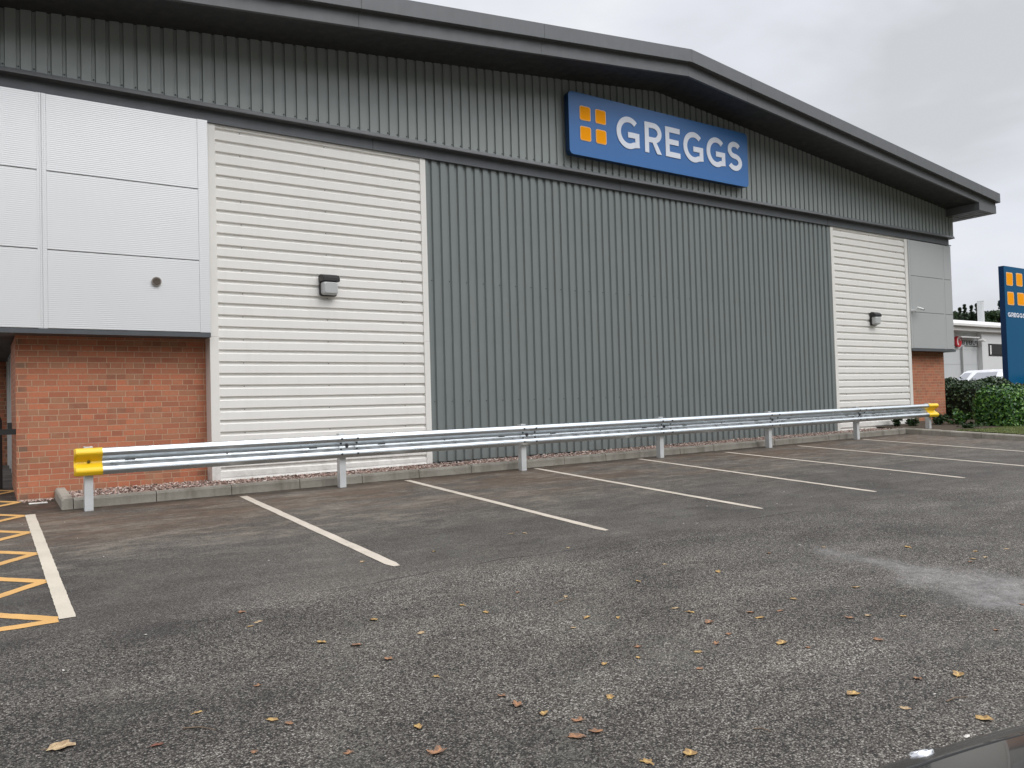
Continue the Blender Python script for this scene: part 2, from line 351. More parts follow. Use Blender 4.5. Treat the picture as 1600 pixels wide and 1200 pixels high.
# ------------------------------------------------------------------ mesh helpers
class MB:
    def __init__(s): s.v = []; s.f = []; s.mi = []
    def quad(s, a, b, c, d, mi=0):
        i = len(s.v); s.v += [tuple(a), tuple(b), tuple(c), tuple(d)]; s.f.append((i, i+1, i+2, i+3)); s.mi.append(mi)
    def poly(s, pts, mi=0):
        i = len(s.v); s.v += [tuple(p) for p in pts]; s.f.append(tuple(range(i, i+len(pts)))); s.mi.append(mi)
    def box(s, x0, x1, y0, y1, z0, z1, mi=0):
        i = len(s.v)
        s.v += [(x0,y0,z0),(x1,y0,z0),(x1,y1,z0),(x0,y1,z0),(x0,y0,z1),(x1,y0,z1),(x1,y1,z1),(x0,y1,z1)]
        for f in ((0,3,2,1),(4,5,6,7),(0,1,5,4),(1,2,6,5),(2,3,7,6),(3,0,4,7)):
            s.f.append(tuple(i+k for k in f)); s.mi.append(mi)
    def hexa(s, P, mi=0):   # 8 corners like box order
        i = len(s.v); s.v += [tuple(p) for p in P]
        for f in ((0,3,2,1),(4,5,6,7),(0,1,5,4),(1,2,6,5),(2,3,7,6),(3,0,4,7)):
            s.f.append(tuple(i+k for k in f)); s.mi.append(mi)
    def extrude(s, loop, off, mi=0, caps=True):
        """closed loop of 3D points swept by vector off"""
        n = len(loop); i = len(s.v); off = Vector(off)
        s.v += [tuple(p) for p in loop] + [tuple(Vector(p)+off) for p in loop]
        for k in range(n):
            a = k; b = (k+1) % n
            s.f.append((i+a, i+b, i+n+b, i+n+a)); s.mi.append(mi)
        if caps:
            s.f.append(tuple(i+k for k in reversed(range(n)))); s.mi.append(mi)
            s.f.append(tuple(i+n+k for k in range(n))); s.mi.append(mi)
    def cyl(s, c, r, h, axis='z', seg=12, mi=0, r2=None):
        r2 = r if r2 is None else r2
        def P(t, rr, hh):
            a = math.cos(t)*rr; b = math.sin(t)*rr
            return {'z': (c[0]+a, c[1]+b, c[2]+hh), 'y': (c[0]+a, c[1]+hh, c[2]+b), 'x': (c[0]+hh, c[1]+a, c[2]+b)}[axis]
        i = len(s.v)
        for k in range(seg): s.v.append(P(2*math.pi*k/seg, r, 0))
        for k in range(seg): s.v.append(P(2*math.pi*k/seg, r2, h))
        for k in range(seg):
            b = (k+1) % seg; s.f.append((i+k, i+b, i+seg+b, i+seg+k)); s.mi.append(mi)
        s.f.append(tuple(i+k for k in reversed(range(seg)))); s.mi.append(mi)
        s.f.append(tuple(i+seg+k for k in range(seg))); s.mi.append(mi)
    def tube(s, pts, rs, seg=6, mi=0):
        i0 = len(s.v); prev = None
        for k, p in enumerate(pts):
            p = Vector(p)
            d = (Vector(pts[min(k+1, len(pts)-1)]) - Vector(pts[max(k-1, 0)])).normalized()
            a = d.orthogonal().normalized() if prev is None else (prev - d*prev.dot(d)).normalized()
            prev = a; b = d.cross(a); r = rs[k] if hasattr(rs, '__len__') else rs
            for q in range(seg):
                t = 2*math.pi*q/seg; s.v.append(tuple(p + (a*math.cos(t)+b*math.sin(t))*r))
        for k in range(len(pts)-1):
            for q in range(seg):
                b = (q+1) % seg
                s.f.append((i0+k*seg+q, i0+k*seg+b, i0+(k+1)*seg+b, i0+(k+1)*seg+q)); s.mi.append(mi)
        s.f.append(tuple(i0+q for q in reversed(range(seg)))); s.mi.append(mi)
        s.f.append(tuple(i0+(len(pts)-1)*seg+q for q in range(seg))); s.mi.append(mi)
    def build(s, name, mats, parent=None, smooth=False, fix=True, bevel=None, origin=None):
        o0 = Vector(origin) if origin is not None else (parent_loc(parent) if parent else Vector((0,0,0)))
        me = bpy.data.meshes.new(name)
        me.from_pydata([(a-o0.x, b-o0.y, c-o0.z) for a, b, c in s.v], [], s.f)
        if not isinstance(mats, (list, tuple)): mats = [mats]
        for q in mats: me.materials.append(MT[q] if isinstance(q, str) else q)
        me.polygons.foreach_set('material_index', s.mi)
        if smooth: me.polygons.foreach_set('use_smooth', [True]*len(me.polygons))
        if fix:
            import bmesh
            b = bmesh.new(); b.from_mesh(me); bmesh.ops.recalc_face_normals(b, faces=b.faces); b.to_mesh(me); b.free()
        me.update()
        o = bpy.data.objects.new(name, me); C.objects.link(o)
        if parent: o.parent = parent
        elif origin is not None: o.location = origin
        if bevel:
            md = o.modifiers.new('bevel', 'BEVEL'); md.width = bevel; md.segments = 2; md.limit_method = 'ANGLE'; md.angle_limit = R(40)
        return o
def parent_loc(p):
    l = Vector((0,0,0))
    while p: l += p.location; p = p.parent
    return l
def tag(o, label=None, cat=None, group=None, kind=None):
    if label: o['label'] = label
    if cat: o['category'] = cat
    if group: o['group'] = group
    if kind: o['kind'] = kind
    return o
def empty(name, loc, label=None, cat=None, group=None):
    o = bpy.data.objects.new(name, None); C.objects.link(o); o.location = loc
    o.empty_display_size = 0.3
    return tag(o, label, cat, group)
def copy_tree(o, parent=None):
    c = o.copy(); C.objects.link(c)
    if parent: c.parent = parent
    for ch in list(o.children): copy_tree(ch, c)
    return c

# ------------------------------------------------------------------ terrain
def sclamp(v, a, b, s):
    """smooth clamp"""
    if v > b-s: v = b - s*math.exp(-(v-(b-s))/s)
    if v < a+s: v = a + s*math.exp((v-(a+s))/s)
    return v
def H(x, y): return 0.0082*sclamp(x, -12, 34, 6) + 0.05*sclamp(y, -9, 15.5, 1.5)
xs = [-1500,-600,-250,-100,-50,-25,-12,-6,-3] + [i*1.0 for i in range(-2, 42)] + [45,50,60,80,110,160,300,700,1500]
ys = [-1500,-600,-250,-100,-40,-20,-15,-12,-9,-8] + [i*0.5 for i in range(-15, 50)] + [30,40,60,90,150,300,700,1500]
g = MB(); nx = len(xs)
for yv in ys:
    for xv in xs: g.v.append((xv, yv, H(xv, yv)))
for j in range(len(ys)-1):
    for i in range(nx-1):
        g.f.append((j*nx+i, j*nx+i+1, (j+1)*nx+i+1, (j+1)*nx+i)); g.mi.append(0)
tag(g.build('ground', 'asphalt', smooth=True), kind='structure')

# ------------------------------------------------------------------ painted markings (sheets 4 mm above the tarmac)
def marking(name, pts_list, mat, label=None):
    mb = MB()
    for pts in pts_list:
        mb.poly([(x, y, H(x, y)+dz) for x, y, dz in [(p[0], p[1], p[2] if len(p) > 2 else 0.004) for p in pts]])
    o = mb.build(name, mat); tag(o, kind='structure'); return o
def strip(p, q, wd, step=0.12, jit=0.004, dz=0.004, round_end=True):
    """a hand-laid stripe with slightly ragged edges"""
    p = Vector(p); q = Vector(q); d = (q-p); ln = d.length; d.normalize(); n = Vector((-d.y, d.x))
    k = max(2, int(ln/step)); A = []; B = []
    for i in range(k+1):
        t = i/k*ln
        hw = wd/2
        if round_end and i == k: hw *= 0.55
        A.append(p + d*t + n*(hw + rnd.uniform(-jit, jit))); B.append(p + d*t - n*(hw + rnd.uniform(-jit, jit)))
    return [[(A[i].x, A[i].y, dz), (B[i].x, B[i].y, dz), (B[i+1].x, B[i+1].y, dz), (A[i+1].x, A[i+1].y, dz)] for i in range(k)]
LINES = [(2.82,10.52,2.85,6.05,0.1),(5.19,10.6,5.19,6.15,0.095),(7.49,10.6,7.43,6.06,0.095),(9.74,10.6,9.60,6.02,0.095),(11.82,10.45,11.80,6.01,0.095),(13.94,10.42,13.95,6.05,0.095),(16.26,10.45,16.30,6.05,0.095)]
for a in LINES:
    marking('parking_line', strip((a[0],a[1]), (a[2],a[3]), a[4]), 'line')
marking('parking_line', strip((0.475,10.62), (0.475,6.04), 0.098, step=0.05, jit=0.0025, round_end=False), 'line_thick')
z = []
k = 0; yv = 6.06
while yv < 13.2:
    ln = 0.62
    z += strip((0.41, yv), (-0.17, yv+0.58), 0.095, step=0.06, jit=0.004, dz=0.003, round_end=False)
    if k: z += strip((0.41, yv), (-0.17, yv-0.58+0.02), 0.095, step=0.06, jit=0.004, dz=0.0034, round_end=False)
    else: z += strip((0.42, 6.02), (-1.6, 6.02), 0.095, step=0.06, jit=0.004, dz=0.0034, round_end=False)
    for sgn in (1,):
        z += strip((-0.17, yv+0.60), (-0.75, yv+1.15), 0.085, dz=0.0030, round_end=False)
        z += strip((-0.17, yv+0.56), (-0.75, yv), 0.085, dz=0.0034, round_end=False)
    yv += 1.13; k += 1
marking('hatch_marking', z, 'yline')

# ------------------------------------------------------------------ kerbs
KY = 10.75
def kerb_run(mb, p, q, inward, gap=0.004, unit=0.91, hgt=0.125, wd=0.125):
    p = Vector(p); q = Vector(q); d = q-p; ln = d.length; d.normalize(); n = Vector(inward)
    t = 0
    while t < ln-0.02:
        e = min(ln, t+unit)
        a = p+d*(t+gap); b = p+d*(e-gap); jz = rnd.uniform(-0.006, 0.006); jy = rnd.uniform(-0.006, 0.006)
        prof = [(0, -0.15), (0.012, hgt-0.03), (0.028, hgt-0.006), (0.05, hgt), (wd, hgt), (wd, -0.15)]
        loopA = [(a.x+n.x*(o+jy), a.y+n.y*(o+jy), H(a.x, KY if abs(n.y) > 0.5 else a.y)+h+jz) for o, h in prof]
        loopB = [(b.x+n.x*(o+jy), b.y+n.y*(o+jy), H(b.x, KY if abs(n.y) > 0.5 else b.y)+h+jz) for o, h in prof]
        i = len(mb.v); m_ = len(prof); mb.v += loopA + loopB
        for k in range(m_):
            c = (k+1) % m_; mb.f.append((i+k, i+c, i+m_+c, i+m_+k)); mb.mi.append(0)
        mb.f.append(tuple(i+k for k in range(m_))); mb.mi.append(0)
        mb.f.append(tuple(i+m_+k for k in reversed(range(m_)))); mb.mi.append(0)
        t = e
kb = MB()
kerb_run(kb, (0.92, KY), (18.50, KY), (0, 1))
kerb_run(kb, (18.50, KY+0.125), (18.78, -2.0), (1, 0))
# the return stone at the left end, running back to the brickwork
kerb_run(kb, (0.79, 11.84), (0.79, KY+0.005), (1, 0), unit=1.2)
tag(kb.build('kerb', 'kerb', bevel=0.004), kind='structure')
# flat packing under kerb foot (haunching) between joints
hb = MB(); hb.hexa([(0.93,KY+0.03,H(0.93,KY)-0.1),(18.6,KY+0.03,H(18.6,KY)-0.1),(18.6,KY+0.12,H(18.6,KY)-0.1),(0.93,KY+0.12,H(0.93,KY)-0.1),
                    (0.93,KY+0.03,H(0.93,KY)+0.1),(18.6,KY+0.03,H(18.6,KY)+0.1),(18.6,KY+0.12,H(18.6,KY)+0.1),(0.93,KY+0.12,H(0.93,KY)+0.1)])
tag(hb.build('kerb_bedding', 'soil'), kind='structure')

# ------------------------------------------------------------------ gravel strip
def GZ(x): return H(x, KY) + 0.105
gb = MB(); gb.quad((0.86,KY+0.1,GZ(0.86)-0.02),(18.56,KY+0.1,GZ(18.56)-0.02),(18.56,12.1,GZ(18.56)-0.005),(0.86,12.1,GZ(0.86)-0.005))
tag(gb.build('gravel_bed', 'gravel_bed'), kind='structure')
def stones(specs, name, mat, kindlabel):
    V = []; F = []
    base = [Vector(p).normalized() for p in ((0,0,1),(0.9,0,0.3),(0.3,0.85,0.35),(-0.75,0.55,0.25),(-0.7,-0.6,0.3),(0.25,-0.9,0.3),(0.2,0.1,-1))]
    tri = [(0,1,2),(0,2,3),(0,3,4),(0,4,5),(0,5,1),(6,2,1),(6,3,2),(6,4,3),(6,5,4),(6,1,5)]
    for (x, y, zz, s) in specs:
        i = len(V); a = rnd.uniform(0, 6.3); ca, sa = math.cos(a), math.sin(a); sxx, syy, szz = s*rnd.uniform(0.8,1.3), s*rnd.uniform(0.6,1.0), s*rnd.uniform(0.45,0.85)
        tx = rnd.uniform(-0.5, 0.5)
        for p in base:
            px, py, pz = p.x*sxx*rnd.uniform(0.85,1.15), p.y*syy*rnd.uniform(0.85,1.15), p.z*szz
            pz += px*tx
            V.append((x+px*ca-py*sa, y+px*sa+py*ca, zz+pz))
        F += [(i+a_, i+b_, i+c_) for a_, b_, c_ in tri]
    me = bpy.data.meshes.new(name); me.from_pydata(V, [], F); me.materials.append(MT[mat]); me.update()
    o = bpy.data.objects.new(name, me); C.objects.link(o); return o
sp = []
for i in range(15000):
    x = 0.93 + 17.6*rnd.random()**1.25; y = rnd.uniform(KY+0.13, 11.85)
    zz = GZ(x) + rnd.uniform(-0.012, 0.016) + 0.02*max(0, (y-11.2))
    if abs(y-KY-0.15) < 0.05: zz += 0.01*rnd.random()
    sp.append((x, y, zz, rnd.uniform(0.009, 0.021)))
for i in range(160):   # spill round the left end
    x = rnd.uniform(0.42, 0.78); y = 11.8 - abs(rnd.gauss(0, 0.09)); sp.append((x, y, H(x,y)+0.005, rnd.uniform(0.007, 0.017)))
tag(stones(sp, 'gravel', 'gravel', ''), 'pinkish loose gravel in the strip along the warehouse wall behind the kerb', 'gravel', kind='stuff')
wp = MB(); wp.box(0.50, 0.70, 11.42, 11.50, H(0.6,11.45), H(0.6,11.45)+0.014)
tag(wp.build('stone_chip', 'trim', bevel=0.004), 'flat white sliver lying on the tarmac beside the left kerb end', 'debris')

# ------------------------------------------------------------------ planted bed on the right
bd = MB()
pts = []
for j in range(0, 31):
    y = -2 + j*0.5
    for i in range(0, 26):
        x = 18.66 + i*0.6 + (10.8-y)*0.02*(1 if i == 0 else 0)
        pts.append((x, y, H(x, y)+0.105 + (0.0 if i < 2 else min(0.03, 0.01*(i-1)))))
bd.v = pts
for j in range(30):
    for i in range(25):
        bd.f.append((j*26+i, j*26+i+1, (j+1)*26+i+1, (j+1)*26+i)); bd.mi.append(0)
tag(bd.build('planting_bed', 'soil', smooth=True), kind='structure')
V = []; F = []
def in_grass(x, y):
    edge = 9.75 - 0.35*math.exp(-abs(x-20.5)/0.8)
    return y < edge + 0.12*math.sin(x*3.1) and x > 18.86
for i in range(70000):
    if i < 60000: x = rnd.uniform(18.8, 25.5); y = rnd.uniform(6.0, 9.95)
    else: x = rnd.uniform(18.8, 27); y = rnd.uniform(-1, 6)
    if not in_grass(x, y): continue
    zz = H(x, y) + 0.115; a = rnd.uniform(0, 6.3); h = rnd.uniform(0.02, 0.055); wv = 0.006; lean = rnd.uniform(0, 0.03)
    dx, dy = math.cos(a)*wv, math.sin(a)*wv; i0 = len(V)
    V += [(x-dx, y-dy, zz-0.01), (x+dx, y+dy, zz-0.01), (x+dy*lean*80, y-dx*lean*80, zz+h)]; F.append((i0, i0+1, i0+2))
me = bpy.data.meshes.new('grass'); me.from_pydata(V, [], F); me.materials.append(MT['grass']); me.update()
o = bpy.data.objects.new('grass', me); C.objects.link(o)
tag(o, 'short patchy grass on the planted bed behind the right kerb', 'grass', kind='stuff')
Mg = Mat('turf', (0.10,0.13,0.04), 0.95); Mg.col(Mg.mix(Mg.noise(14,5,0.7), (0.06,0.075,0.025), (0.17,0.19,0.06))); MT['turf'] = Mg.m
tf = MB()
for i in range(12):
    for j in range(10):
        x0 = 18.86+i*0.7; y0 = -1+j*1.06; y1 = min(y0+1.06, 9.55); x1 = x0+0.7
        tf.quad((x0,y0,H(x0,y0)+0.125),(x1,y0,H(x1,y0)+0.135),(x1,y1,H(x1,y1)+0.135),(x0,y1,H(x0,y1)+0.125))
tag(tf.build('turf_base', 'turf'), kind='structure')

# ------------------------------------------------------------------ the warehouse
BX0, BX1 = 0.05, 22.45
APX = 11.32
def soffit_z(x):     # underside of the roof edge
    return (6.19+1.62) - (0.1015*(APX-x) if x < APX else 0.1054*(x-APX))
B = empty('retail_warehouse', (11.3, 25, 0.6), 'grey and white metal-clad retail warehouse with brick corners and a low gabled roof', 'building')

def vclad(mb, x0, x1, pitch, crown, slope, depth, yc, z0, ztop, x_start=None, mi=0):
    """vertical box-rib sheet: crown faces at yc, valleys at yc+depth"""
    X = []; x = x0 if x_start is None else x_start
    valley = pitch - crown - 2*slope
    while x < x1:
        for dx, dy in ((0, 0), (crown, 0), (crown+slope, depth), (crown+slope+valley, depth)):
            X.append((x+dx, yc+dy))
        x += pitch
    X = [(a, b) for a, b in X if x0 <= a <= x1]
    X = [(x0, X[0][1])] + X + [(x1, X[-1][1])]
    # clip crown edges against APX so the gable stays crisp
    for (a, ya), (b, yb) in zip(X[:-1], X[1:]):
        if b-a < 1e-5: continue
        za0 = z0(a) if callable(z0) else z0; zb0 = z0(b) if callable(z0) else z0
        za1 = ztop(a) if callable(ztop) else ztop; zb1 = ztop(b) if callable(ztop) else ztop
        mb.quad((a, ya, za0), (b, yb, zb0), (b, yb, zb1), (a, ya, za1), mi)
def bolt(mb, x, y, z, r=0.008, mi=1, axis='y', h=-0.008):
    mb.cyl((x, y, z), r, h, axis, 6, mi)
# upper cladding
uc = MB(); UY = 11.48; P_ = 0.1665
vclad(uc, BX0, BX1, P_, 0.115, 0.009, 0.028, UY, 5.90, lambda x: soffit_z(x)+0.05, x_start=-0.195)
x = -0.195 + 0.115 + 0.009 + 0.0165
while x < BX1-0.05:
    if x > BX0: bolt(uc, x, UY+0.028, 5.998, 0.011)
    x += P_
uc.quad((BX0,UY,5.9),(BX0,39,5.9),(BX0,39,soffit_z(BX0)),(BX0,UY,soffit_z(BX0)))
uc.quad((BX1,UY,5.9),(BX1,40,5.9),(BX1,40,soffit_z(BX1)),(BX1,UY,soffit_z(BX1)))
uc.build('upper_cladding', ['grey', 'bolt'], B)
# corner trim on the upper wall
tc_ = MB(); tc_.box(BX1-0.10, BX1+0.012, UY-0.006, UY+0.12, 5.9, soffit_z(BX1)+0.02); tc_.build('corner_trim', 'grey', B)
# drip flashing and dark band
dr = MB()
loop = [(BX0,11.50,5.957),(BX0,11.462,5.953),(BX0,11.445,5.905),(BX0,11.445,5.892),(BX0,11.60,5.885),(BX0,11.60,5.957)]
dr.extrude(loop, (BX1+0.03-BX0, 0, 0)); dr.build('drip_flashing', 'fascia', B)
bn = MB(); bn.box(BX0, BX1-0.10, 11.56, 11.70, 5.715, 5.886); bn.box(BX1-0.5, BX1+0.01, 11.545, 11.5599, 5.702, 5.725)
for xx in (5.2, 10.35, 16.9): bn.box(xx, xx+0.01, 11.5575, 11.56, 5.716, 5.884, 1)
bn.build('band_flashing', ['dark', 'black'], B)
# lower grey cladding
lc = MB(); LY = 11.60
def base_z(x): return 0.735 + 0.0047*(x-6.1)
vclad(lc, 6.14, 17.03, P_, 0.092, 0.018, 0.033, LY, base_z, 5.715, x_start=6.10)
x = 6.10+0.092/2; kk = 0
while x < 17.0:
    v = x + 0.092/2+0.018+0.019
    for zz in (base_z(x)+0.22,):
        bolt(lc, v, LY+0.033, zz, 0.008)
    if kk % 2 == 0:
        for zz in (1.72, 3.72): bolt(lc, v, LY+0.033, zz, 0.008)
    x += P_; kk += 1
lc.build('lower_cladding', ['grey_low', 'bolt'], B)
# dark void behind the rib tops, plinth under cladding
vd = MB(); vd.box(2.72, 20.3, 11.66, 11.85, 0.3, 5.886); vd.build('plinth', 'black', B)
bf = MB(); bf.hexa([(6.15,11.612,base_z(6.15)-0.035),(17.0,11.612,base_z(17)-0.035),(17.0,11.66,base_z(17)-0.035),(6.15,11.66,base_z(6.15)-0.035),
                    (6.15,11.630,base_z(6.15)-0.005),(17.0,11.630,base_z(17)-0.005),(17.0,11.66,base_z(17)-0.005),(6.15,11.66,base_z(6.15)-0.005)]); bf.build('base_flashing', 'soffit', B)

# white louvred-look cladding panels
def white_panel(x0, x1, t0, t1, zb0, zb1):
    mb = MB(); p = 0.1655; crown, slope, depth = 0.102, 0.014, 0.032
    zt = 5.715; xa = x0+t0-0.02; xb = x1-t1+0.02
    zs = []; z = zt - 0.045
    zs.append((zt, LY)); 
    while z > zb0+0.03:
        zs += [(z, LY), (z-slope*0.6, LY+depth), (z-slope*0.6-(p-crown-2*slope), LY+depth), (z-(p-crown)+0.0, LY)]
        z -= p
    prev = None
    for (z1, y1), (z2, y2) in zip(zs[:-1], zs[1:]):
        mb.quad((xa, y1, z1), (xb, y1, z1), (xb, y2, z2), (xa, y2, z2))
    zl, yl = zs[-1]
    mb.quad((xa, yl, zl), (xb, yl, zl), (xb, yl, zb1+0.02), (xa, yl, zb0+0.02))
    # screws every other rib at three columns
    zz = zt-0.045-slope-0.012; i = 0
    cols = [x0+t0+0.35+(x1-x0-t0-t1-0.7)*k/2 for k in range(3)]
    while zz > zb0+0.1:
        if i % 2 == 0:
            for cxx in cols: bolt(mb, cxx, LY+depth, zz, 0.006)
        zz -= p; i += 1
    o = mb.build('white_cladding', ['white', 'bolt'], B)
    for (a, b) in ((x0, x0+t0), (x1-t1, x1)):
        tb = MB(); zz0 = zb0 if a == x0 else zb1
        tb.box(a, b, LY-0.016, 11.86, zz0-0.02, 2.70); tb.build('trim', 'trim', o, bevel=0.003)
        tb = MB(); tb.box(a, b, LY-0.0145, 11.86, 2.702, 5.713)
        tb.build('trim', 'trim', o, bevel=0.003)
    hb_ = MB(); hb_.hexa([(x0+t0,LY-0.008,zb0-0.02),(x1-t1,LY-0.008,zb1-0.02),(x1-t1,LY+0.04,zb1-0.02),(x0+t0,LY+0.04,zb0-0.02),
                          (x0+t0,LY+0.004,zb0+0.018),(x1-t1,LY+0.004,zb1+0.018),(x1-t1,LY+0.04,zb1+0.018),(x0+t0,LY+0.04,zb0+0.018)])
    hb_.build('edge_flashing', 'trim', o)
    hb_ = MB(); hb_.box(x0+t0, x1-t1, LY-0.006, LY+0.03, 5.690, 5.714); hb_.build('edge_flashing', 'trim', o)
white_panel(2.69, 6.14, 0.12, 0.10, 0.70, 0.735)
white_panel(17.03, 20.33, 0.11, 0.13, 0.79, 0.83)

# silver wall panels
PY = 11.50
def panels(xcols, zrows, mat, gapx=0.02):
    for (xa, xb) in xcols:
        for (za, zb) in zrows:
            q = MB(); q.box(xa, xb, PY, PY+0.08, za+0.006, zb-0.006); q.build('wall_panel', mat, B, bevel=0.003)
rowsL = [(2.742, 3.737), (3.737, 4.732), (4.732, 5.716)]
panels([(BX0, 0.6275), (0.7325, 2.5475)], rowsL, 'silver')
bkL = MB(); bkL.box(BX0+0.01, 2.68, PY+0.02, PY+0.09, 2.742, 5.714); bkL.build('panel_joint', 'black', B)
mu = MB(); mu.extrude([(0.628,PY+0.03,2.745),(0.628,PY+0.004,2.745),(0.655,PY+0.004,2.745),(0.658,PY-0.001,2.745),(0.674,PY-0.001,2.745),(0.680,PY+0.008,2.745),(0.686,PY-0.001,2.745),(0.704,PY-0.001,2.745),(0.708,PY+0.004,2.745),(0.732,PY+0.004,2.745),(0.732,PY+0.03,2.745)], (0,0,2.969)); mu.build('panel_mullion', 'silver', B)
mu = MB(); mu.box(2.548, 2.687, PY-0.001, PY+0.05, 2.744, 5.714); mu.build('edge_trim', 'silver', B, bevel=0.004)
an = MB(); an.box(BX0, 2.686, PY-0.004, 11.95, 2.682, 2.741); an.build('soffit_angle', 'dark', B)
rowsR = [(2.832, 3.79), (3.79, 4.751), (4.751, 5.700)]
PY = 11.565
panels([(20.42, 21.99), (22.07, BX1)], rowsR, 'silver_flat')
bkR = MB(); bkR.box(20.34, BX1-0.01, PY+0.02, PY+0.09, 2.83, 5.7); bkR.build('panel_joint', 'black', B)
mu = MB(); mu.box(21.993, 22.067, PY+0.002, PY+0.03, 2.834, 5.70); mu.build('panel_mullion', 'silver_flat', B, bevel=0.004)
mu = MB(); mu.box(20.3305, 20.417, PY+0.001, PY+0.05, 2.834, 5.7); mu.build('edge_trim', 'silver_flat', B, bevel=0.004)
an = MB(); an.box(20.336, BX1+0.05, PY-0.004, 11.95, 2.765, 2.831); an.build('soffit_angle', 'dark', B)
an = MB(); an.box(BX1-0.3, BX1+0.05, 11.951, 16, 2.765, 2.831); an.build('flank_soffit', 'dark', B)
# flank panels
PY = 11.50
fl = MB(); fl.box(BX0-0.0, BX0+0.08, 11.59, 39, 2.742, 5.884); fl.build('flank_panel', 'silver', B)
fs = MB(); fs.box(BX0+0.0, 0.44, 11.951, 17.8, 2.70, 2.741); fs.build('flank_soffit', 'soffit', B)
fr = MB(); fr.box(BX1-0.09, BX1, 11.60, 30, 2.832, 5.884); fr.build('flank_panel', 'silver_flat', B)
# brickwork
BY = 11.85
bw = MB(); bw.box(0.392, 2.70, BY, 12.2, 0.3, 2.683); bw.box(0.392, 0.80, 12.2, 13.6, 0.3, 2.683); bw.build('brick_wall', 'brick', B)
b2 = MB(); b2.box(20.30, 22.40, BY, 12.2, 0.5, 2.766); b2.box(22.1, 22.40, 12.2, 30, 0.5, 2.766); b2.build('brick_wall', 'brick', B)
# flank: glazed entrance bay then more brick
gl = MB(); gl.box(0.50, 0.53, 13.6, 17.8, 0.3, 2.70)
MT['glass_dark'] = Mat('dark_glazing', (0.02,0.022,0.024), 0.08, spec=0.8).m
glo = gl.build('window', 'glass_dark', B)
for yy in (13.62, 14.35, 15.4, 16.5, 17.6):
    fm = MB(); fm.box(0.44, 0.52, yy, yy+0.07, 0.35, 2.70); fm.build('frame', 'trim', glo)
b3 = MB(); b3.box(0.30, 0.84, 17.8, 39, 0.3, 2.735); b3.build('brick_wall', 'brick', B)
# core of the building so no light leaks through
cb_ = MB(); cb_.box(0.85, 22.05, 12.25, 39, 0.2, 5.8); cb_.build('inner_wall', 'dark', B)
# round vent on the silver panel
vt = MB(); vt.cyl((1.995, PY-0.012, 3.412), 0.062, 0.014, 'y', 24); vo = None
vm = MB(); vm.cyl((1.995, PY-0.03, 3.412), 0.060, 0.03, 'y', 28)
vobj = vm.build('vent', Mat('vent_rim', (0.23,0.20,0.17), 0.5).m, B)
vi = MB(); vi.cyl((1.995, PY-0.031, 3.412), 0.046, 0.003, 'y', 24, 0)
for k in range(5):
    zz = 3.412-0.032+k*0.016; hw = math.sqrt(0.045**2-(zz-3.412)**2); vi.box(1.995-hw, 1.995+hw, PY-0.038, PY-0.031, zz-0.0035, zz+0.0035, 1)
vi.build('grille', [Mat('vent_dark', (0.02,0.015,0.012), 0.7).m, Mat('vent_slat', (0.19,0.15,0.12), 0.6).m], vobj)

# roof, fascias, soffit
EX0, EX1 = -0.42, 23.08
rf = MB()
UB = lambda x: (6.425+1.62) - (0.1030*(APX-x) if x < APX else 0.1105*(x-APX))
UT = lambda x: UB(x) + 0.245
for (xa, xb) in ((EX0, APX), (APX, EX1)):
    rf.hexa([(xa,10.56,UT(xa)-0.12),(xb,10.56,UT(xb)-0.12),(xb,39.5,UT(xb)-0.12),(xa,39.5,UT(xa)-0.12),(xa,10.56,UT(xa)-0.01),(xb,10.56,UT(xb)-0.01),(xb,39.5,UT(xb)-0.01),(xa,39.5,UT(xa)-0.01)])
ro = rf.build('roof', 'fascia', B)
joints = [EX0, 2.0, 4.6, 7.85, APX, 13.0, 15.6, 18.2, 20.6, 22.1, EX1]
for xa, xb in zip(joints[:-1], joints[1:]):
    uf = MB(); a, b = xa+0.0015, xb-0.0015
    uf.hexa([(a,10.50,UB(a)),(b,10.50,UB(b)),(b,10.62,UB(b)),(a,10.62,UB(a)),(a,10.50,UT(a)),(b,10.50,UT(b)),(b,10.62,UT(b)),(a,10.62,UT(a))])
    uf.build('fascia', 'fascia', ro, bevel=0.003)
for xa, xb in zip(joints[:-1], joints[1:]):
    lf = MB(); a, b = xa+0.001, xb-0.001
    if xb == EX1: b = EX1-0.05
    lf.hexa([(a,10.605,soffit_z(a)),(b,10.605,soffit_z(b)),(b,10.66,soffit_z(b)),(a,10.66,soffit_z(a)),(a,10.605,UB(a)-0.001),(b,10.605,UB(b)-0.001),(b,10.66,UB(b)-0.001),(a,10.66,UB(a)-0.001)])
    lf.build('lower_fascia', 'fascia', ro, bevel=0.003)
sf = MB()
for (xa, xb) in ((EX0+0.05, APX), (APX, EX1-0.05)):
    sf.hexa([(xa,10.66,soffit_z(xa)+0.004),(xb,10.66,soffit_z(xb)+0.004),(xb,11.7,soffit_z(xb)+0.004),(xa,11.7,soffit_z(xa)+0.004),
             (xa,10.66,soffit_z(xa)+0.05),(xb,10.66,soffit_z(xb)+0.05),(xb,11.7,soffit_z(xb)+0.05),(xa,11.7,soffit_z(xa)+0.05)])
sf.build('soffit', 'soffit', ro)
eb = MB(); eb.box(22.13, EX1-0.045, 10.598, 39.4, 6.465, soffit_z(22.13)-0.002)
for k in range(3): eb.box(22.13+0.12+k*0.24, 22.13+0.14+k*0.24, 10.62, 39, 6.459, 6.465, 1)
eb.build('eaves_box', ['fascia', 'black'], ro)
ef = MB(); ef.box(EX1-0.04, EX1+0.0, 10.63, 39.5, UB(EX1)+0.002, UT(EX1)-0.003); ef.build('side_fascia', 'fascia', ro)
